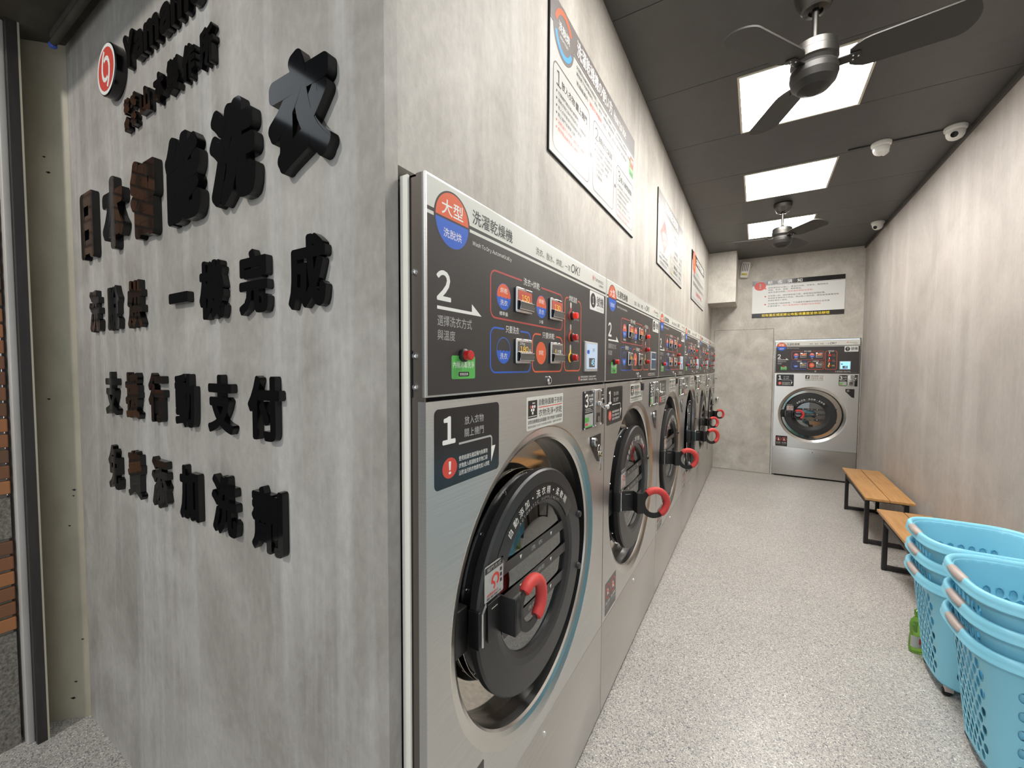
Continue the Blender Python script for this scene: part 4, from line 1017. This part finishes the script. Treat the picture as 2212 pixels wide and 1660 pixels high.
mb.text('含有油性溶劑之衣物', 0.070, 0.350, 0.084, 0.103, y, 'print_dark'); mb.text('嚴禁放入 機內洗滌烘乾', 0.060, 0.390, 0.054, 0.074, y, 'print_dark'); mb.text('以免發生火災', 0.080, 0.330, 0.022, 0.044, y, 'print_dark')
mb.build('hazard_sign', t)
mb = MB(); mb.stroke(rr(0.480, 0.030, 1.020, 0.385, 0.020), 0.004, y, 'header_grey', True)
for i, (a, c, mt) in enumerate((('橡膠製品', '乳膠墊', 'print_red'), ('沾油衣物', '工作服', 'print_orange'), ('寵物用品', '寵物墊', 'digit_yellow'))):
    z = 0.325-0.118*i
    mb.stroke(rr(0.505, z-0.045, 0.600, z+0.045, 0.012), 0.004, y, mt, True); mb.stroke([(0.530, z-0.030), (0.530, z+0.020), (0.575, z+0.020), (0.575, z-0.030)], 0.004, y, 'header_grey')
    mb.text(a, 0.630, 0.800, z+0.004, z+0.034, y, 'print_dark'); mb.text(a[::-1], 0.630, 0.780, z-0.036, z-0.008, y, 'print_dark') if False else mb.text('請勿放入烘', 0.630, 0.800, z-0.036, z-0.008, y, 'print_dark')
    mb.text(c, 0.870, 1.000, z+0.008, z+0.030, y, 'header_grey'); mb.text('禁止', 0.880, 0.990, z-0.034, z-0.012, y, 'header_grey')
    if i < 2: mb.rect(0.490, z-0.061, 1.012, z-0.058, y, 'header_grey')
mb.build('rules_table', t)

t = thing('wall_poster', 'farthest wall poster with an orange round mark on a black header', 'poster', (XL+0.0005, 4.585, 2.208), pi/2, 'instruction posters above the machines')
mb = MB(); board(mb, 1.09, 0.500); mb.build('poster_board', t, 0)
mb = MB(); header(mb, 1.09, 0.500, 0.095, 'label_black'); mb.disc((0.170, y, 0.400), 0.115, 'print_orange', 'y', 40); mb.text('!', 0.150, 0.190, 0.345, 0.455, y-0.0005, 'gold_print', 0.02); mb.text('烘乾衣物須知', 0.330, 1.020, 0.418, 0.486, y, 'print_white', 0.02); mb.build('header', t)
mb = MB(); mb.rect(0.06, 0.318, 1.03, 0.323, y, 'header_grey'); mb.rect(0.06, 0.030, 1.03, 0.035, y, 'header_grey')
mb.text('烘乾結束後請盡速取出衣物', 0.110, 1.010, 0.235, 0.280, y, 'header_grey'); mb.text('離開前請檢查桶內物品', 0.110, 1.010, 0.160, 0.205, y, 'header_grey'); mb.text('若有遺失恕不負責', 0.330, 0.860, 0.080, 0.130, y, 'print_red'); mb.build('notice_text', t)

t = thing('notice_sign', 'customer notice sign with black header and yellow bottom line on the back wall', 'sign', (-0.080, YB-0.0005, 2.209), 0)
w, h = 1.038, 0.515
mb = MB(); board(mb, w, h, 'notice_white', 'notice_white'); mb.build('sign_board', t, 0)
mb = MB(); mb.rect(0, h-0.062, w, h, -0.0068, 'label_black'); mb.rect(0, h-0.072, w, h-0.069, -0.0068, 'header_grey')
for i, ch in enumerate('顧客須知'): mb.text(ch, 0.185+0.113*i, 0.240+0.113*i, h-0.054, h-0.008, y, 'print_white', 0.012)
mb.build('header', t)
mb = MB(); mb.disc((0.093, y-0.0004, h-0.073), 0.070, 'print_red', 'y', 40, 0.060); mb.text('!', 0.085, 0.103, h-0.105, h-0.040, y-0.0009, 'label_black', 0.02); mb.build('warning_mark', t)
mb = MB()
L3 = [(0.190, 0.860, 0.409, '請發揮良好公德心，重油污衣物、洗車布、寵物用品', 0), (0.190, 0.575, 0.379, '地墊、乳膠、塑膠…等膠類品。', 0), (0.190, 0.400, 0.347, '避免洗滌及烘乾。', 0), (0.410, 0.700, 0.347, '（如有違反將依法求償）', 1),
      (0.190, 0.835, 0.298, '衣物置入前，請詳細檢查口袋，避免物品損傷設備。', 0), (0.190, 0.975, 0.266, '若請客有備用物之物品，務必裝入洗衣袋，避免破損儀備用物', 0), (0.190, 0.420, 0.234, '或遺影響他人使用。', 0),
      (0.190, 0.882, 0.188, '洗滌乾燥行程結束後，下位顧客有權將衣物取出並放置', 0), (0.190, 0.345, 0.156, '於置衣籃中。', 0), (0.360, 0.790, 0.156, '（如介意者請自行掌握好取衣時間）', 1)]
mb = None
for lo, hi, zb in ((0.33, 0.5, 0.402), (0.22, 0.32, 0.293), (0.1, 0.2, 0.182)):
    mb = MB()
    for a, c, z, s, red in L3:
        if lo < z < hi: mb.text(s, a, c, z-0.0105, z+0.0105, y, 'print_red' if red else 'print_dark')
    mb.disc((0.158, y, zb), 0.010, 'print_red', 'y', 16, 0.009)
    mb.build('paragraph', t)

mb = MB(); mb.rect(0, 0, w, 0.062, -0.0068, 'label_black'); mb.text('如有違反規定將公布監視畫面並依法辦理', 0.122, 0.885, 0.012, 0.050, y, 'print_yellow', 0.015); mb.build('bottom_band', t)

# ------------------------------------------------------------------ benches
def bench(x0, y0, x1, y1, label, rz=0.0):
    L_, Wd = y1-y0, x1-x0
    t = thing('bench', label, 'bench', ((x0+x1)/2, (y0+y1)/2, 0), rz, 'wooden benches along the right wall')
    hx, hy = Wd/2, L_/2
    for a, b_ in ((-hx, -0.003), (0.003, hx)):
        mb = MB(); mb.box((a, -hy, 0.402), (b_, hy, 0.422), 'bench_wood', 0.002); mb.build('seat_plank', t)
    s = 0.030; fx = hx-0.030; fy = hy-0.115
    for e in (-1, 1):
        mb = MB(); yc = e*fy
        for sx_ in (-1, 1): mb.box((sx_*fx-s/2, yc-s/2, 0.004), (sx_*fx+s/2, yc+s/2, 0.402), 'black_metal', 0.002)
        mb.box((-fx+s/2, yc-s/2, 0.006), (fx-s/2, yc+s/2, 0.006+s), 'black_metal', 0.002); mb.box((-fx+s/2, yc-s/2, 0.372), (fx-s/2, yc+s/2, 0.402), 'black_metal', 0.002)
        for sx_ in (-1, 1): mb.box((sx_*fx-s/2, yc-s/2, 0.0), (sx_*fx+s/2, yc+s/2, 0.004), 'black_rubber')
        mb.build('leg_frame', t)
    for sx_ in (-1, 1):
        mb = MB(); mb.box((sx_*fx-0.012, -fy+s/2, 0.345), (sx_*fx+0.012, fy-s/2, 0.372), 'black_metal', 0.002); mb.build('side_rail', t)
    mb = MB(); mb.box((-0.012, -fy, 0.378), (0.012, fy, 0.402), 'black_metal', 0.002); mb.build('centre_rail', t)
bench(0.818, 4.43, 1.128, 5.66, 'farther wooden slat bench on black legs beside the back wall machine', -0.015)
bench(0.822, 3.045, 1.130, 4.125, 'nearer wooden slat bench on black legs, half hidden behind the blue baskets')

# ------------------------------------------------------------------ laundry baskets
BA0, BA1, BB0, BB1, BZ0, BZ1 = 0.158, 0.208, 0.162, 0.218, 0.052, 0.515
def outline(n, a, b, p=3.8):
    raw = []
    for i in range(720):
        t = 2*pi*i/720; c, s = cos(t), sin(t)
        raw.append(Vector((a*math.copysign(abs(c)**(2/p), c), b*math.copysign(abs(s)**(2/p), s))))
    d = [0]
    for i in range(720): d.append(d[-1]+(raw[(i+1) % 720]-raw[i]).length)
    P = []; j = 0
    for k in range(n):
        g = d[-1]*k/n
        while j < 719 and d[j+1] < g: j += 1
        f = (g-d[j])/max(1e-9, d[j+1]-d[j]); P.append(raw[j].lerp(raw[(j+1) % 720], f))
    return P
NC = 36
_ol = outline(NC*8, 1.0, 1.0)
def bpt(u, v):
    """u around in cells, v height 0..1"""
    k = (u/NC*NC*8) % (NC*8); i = int(k) % (NC*8); f = k-int(k)
    p = _ol[i].lerp(_ol[(i+1) % (NC*8)], f); v = max(0, min(1, v))
    return (p.x*(BA0+(BA1-BA0)*v), p.y*(BB0+(BB1-BB0)*v), BZ0+(BZ1-BZ0)*v)
def basket_mesh():
    bm = bmesh.new(); cache = {}
    def vert(u, v):
        p = bpt(u, v); key = tuple(round(c, 5) for c in p)
        if key not in cache: cache[key] = bm.verts.new(p)
        return cache[key]
    H_ = BZ1-BZ0; p = 0.0345/H_; h1, h2 = 0.72*p, 0.28*p
    rows = int(1/p)+2
    for j in range(-1, rows):
        vc = j*p
        for i in range(NC):
            u = i+(0.5 if j % 2 else 0.0)
            hexp = [(u, vc+h1), (u-0.5, vc+h2), (u-0.5, vc-h2), (u, vc-h1), (u+0.5, vc-h2), (u+0.5, vc+h2)]
            if vc-h1 > 1.0 or vc+h1 < 0.0: continue
            side = (u/NC*4) % 1.0                            # 0 = middle of a side
            off = min(side, 1-side)*NC/4
            hole = off <= 3.05 and 0.05 < vc < (0.88 if round(u/NC*4) % 2 == 0 else 0.78)
            hv = []
            for q in hexp:
                w = vert(*q)
                if not hv or (w is not hv[-1] and w is not hv[0]): hv.append(w)
            if len(hv) < 3: continue
            if not hole:
                try: bm.faces.new(hv)
                except ValueError: pass
                continue
            n = 12; rv = []
            for k in range(n):
                a = pi/2+2*pi*k/n
                rv.append(bm.verts.new(bpt(u+0.325*cos(a), vc+0.62*p*sin(a))))
            for k in range(6):
                try: bm.faces.new([hv[k], hv[(k+1) % 6], rv[(2*k+2) % n], rv[2*k+1], rv[2*k]])
                except ValueError: pass
    bmesh.ops.recalc_face_normals(bm, faces=bm.faces)
    bot = [bm.verts.new((0, 0, 0))]; bm.verts.remove(bot[0])
    me = bpy.data.meshes.new('tub'); bm.to_mesh(me); bm.free()
    me.materials.append(MAT['basket_blue']); me.polygons.foreach_set('use_smooth', [True]*len(me.polygons))
    return me
def rim_fn(b):
    n = 96
    prof = [(-0.002, -0.008), (0.001, 0.006), (0.007, 0.014), (0.016, 0.015), (0.022, 0.009), (0.025, -0.004), (0.0255, -0.017), (0.0285, -0.021), (0.028, -0.024), (0.0235, -0.021), (0.022, -0.004), (0.018, 0.006), (0.011, 0.009), (0.003, -0.010)]
    P = outline(n, BA1, BB1)
    V = []
    for i in range(n):
        tn = (P[(i+1) % n]-P[i-1]).normalized(); nn = Vector((tn.y, -tn.x))
        for o, z in prof: V.append((P[i].x+nn.x*o, P[i].y+nn.y*o, BZ1+z))
    k = len(prof)
    b.add(V, [(i*k+j, ((i+1) % n)*k+j, ((i+1) % n)*k+(j+1) % k, i*k+(j+1) % k) for i in range(n) for j in range(k)], 'basket_blue')
def base_fn(b):
    n = 96; P = outline(n, BA0, BB0)
    b.add([(q.x, q.y, BZ0) for q in P]+[(q.x*0.97, q.y*0.97, BZ0-0.006) for q in P], [tuple(range(n)), tuple(range(n, 2*n))[::-1]]+[(i, (i+1) % n, n+(i+1) % n, n+i) for i in range(n)], 'basket_blue')
def basket(x, y, z, label, rz):
    t = thing('laundry_basket', label, 'laundry basket', (x, y, z), rz, 'stacked blue laundry baskets')
    if 'tub' not in _MESH: _MESH['tub'] = basket_mesh()
    o = link('tub', _MESH['tub'], t)
    s = o.modifiers.new('thickness', 'SOLIDIFY'); s.thickness = 0.003; s.offset = -1
    s = o.modifiers.new('smooth', 'SUBSURF'); s.levels = 1; s.render_levels = 1
    part('rim', 'rim', t, rim_fn, None, 60); part('tubbase', 'base', t, base_fn)
    for sg in (-1, 1):
        def gr(b, sg=sg):
            xs = sg*(BA1+0.013); ww = 0.062
            b.tube([(xs-sg*0.003, -ww, BZ1+0.002), (xs, -ww*0.9, BZ1+0.002), (xs+sg*0.002, 0, BZ1+0.002), (xs, ww*0.9, BZ1+0.002), (xs-sg*0.003, ww, BZ1+0.002)], [0.0135, 0.0158, 0.0165, 0.0158, 0.0135], 'basket_grip', 16)
        part(('bgrip', sg), 'hand_grip', t, gr)
    for cx in (-1, 1):
        for cy in (-1, 1):
            def cs(b): b.box((-0.016, -0.012, 0.020), (0.016, 0.012, BZ0-0.0065), 'basket_grip', 0.003)
            c = part('caster', 'caster', t, cs, (cx*0.118, cy*0.118, 0))
            def wh(b):
                b.lathe([(0, -0.011), (0.014, -0.011), (0.018, -0.008), (0.018, 0.008), (0.014, 0.011), (0, 0.011)], 'black_rubber', 24, 'y', (0, 0, 0.018))
            part('wheel', 'wheel', c, wh, (-0.006, 0.0, 0))
    return t
SX, S1Y, S2Y, NEST = 0.9115, 2.718, 2.218, 0.0965
nm = ['bottom', 'middle', 'top']
for k in range(3): basket(SX, S1Y, NEST*k, '%s blue laundry basket of the farther stack, next to the benches' % nm[k], 0.0)
for k in range(3): basket(SX-0.002, S2Y, NEST*k, '%s blue laundry basket of the nearer stack, at the right picture edge' % nm[k], 0.0)

# ------------------------------------------------------------------ detergent bottle
t = thing('detergent_bottle', 'green detergent bottle on the floor, half hidden by the blue baskets', 'bottle', (0.766, 2.925, 0), 0.5)
mb = MB()
pr = [(0.0, 0.0), (0.030, 0.001), (0.036, 0.008), (0.038, 0.030), (0.037, 0.075), (0.033, 0.100), (0.035, 0.130), (0.036, 0.150), (0.030, 0.172), (0.018, 0.186), (0.013, 0.192), (0.013, 0.205)]
mb.M = Matrix.Diagonal((1, 0.7, 1, 1)); mb.lathe(pr, 'green_bottle', 32); mb.M = Matrix.Identity(4); mb.build('bottle_body', t)
mb = MB(); mb.lathe([(0.0155, 0.196), (0.0155, 0.222), (0.008, 0.226), (0.006, 0.240), (0, 0.241)], 'green_bottle', 24); mb.build('cap', t)
mb = MB(); V = [];
for z in (0.035, 0.095):
    for i in range(9):
        a = radians(190+i*20); V.append((0.0385*cos(a), 0.7*0.0385*sin(a)-0.0004, z))
mb.add(V, [(i, i+1, 10+i, 9+i) for i in range(8)], 'sign_white')
V = [(v[0]*1.01, v[1]*1.01-0.0002, 0.055 if v[2] < 0.05 else 0.085) for v in V]; mb.add(V, [(i, i+1, 10+i, 9+i) for i in range(3, 6)], 'print_red'); mb.build('paper_label', t)

# ------------------------------------------------------------------ finish
bpy.context.view_layer.update()
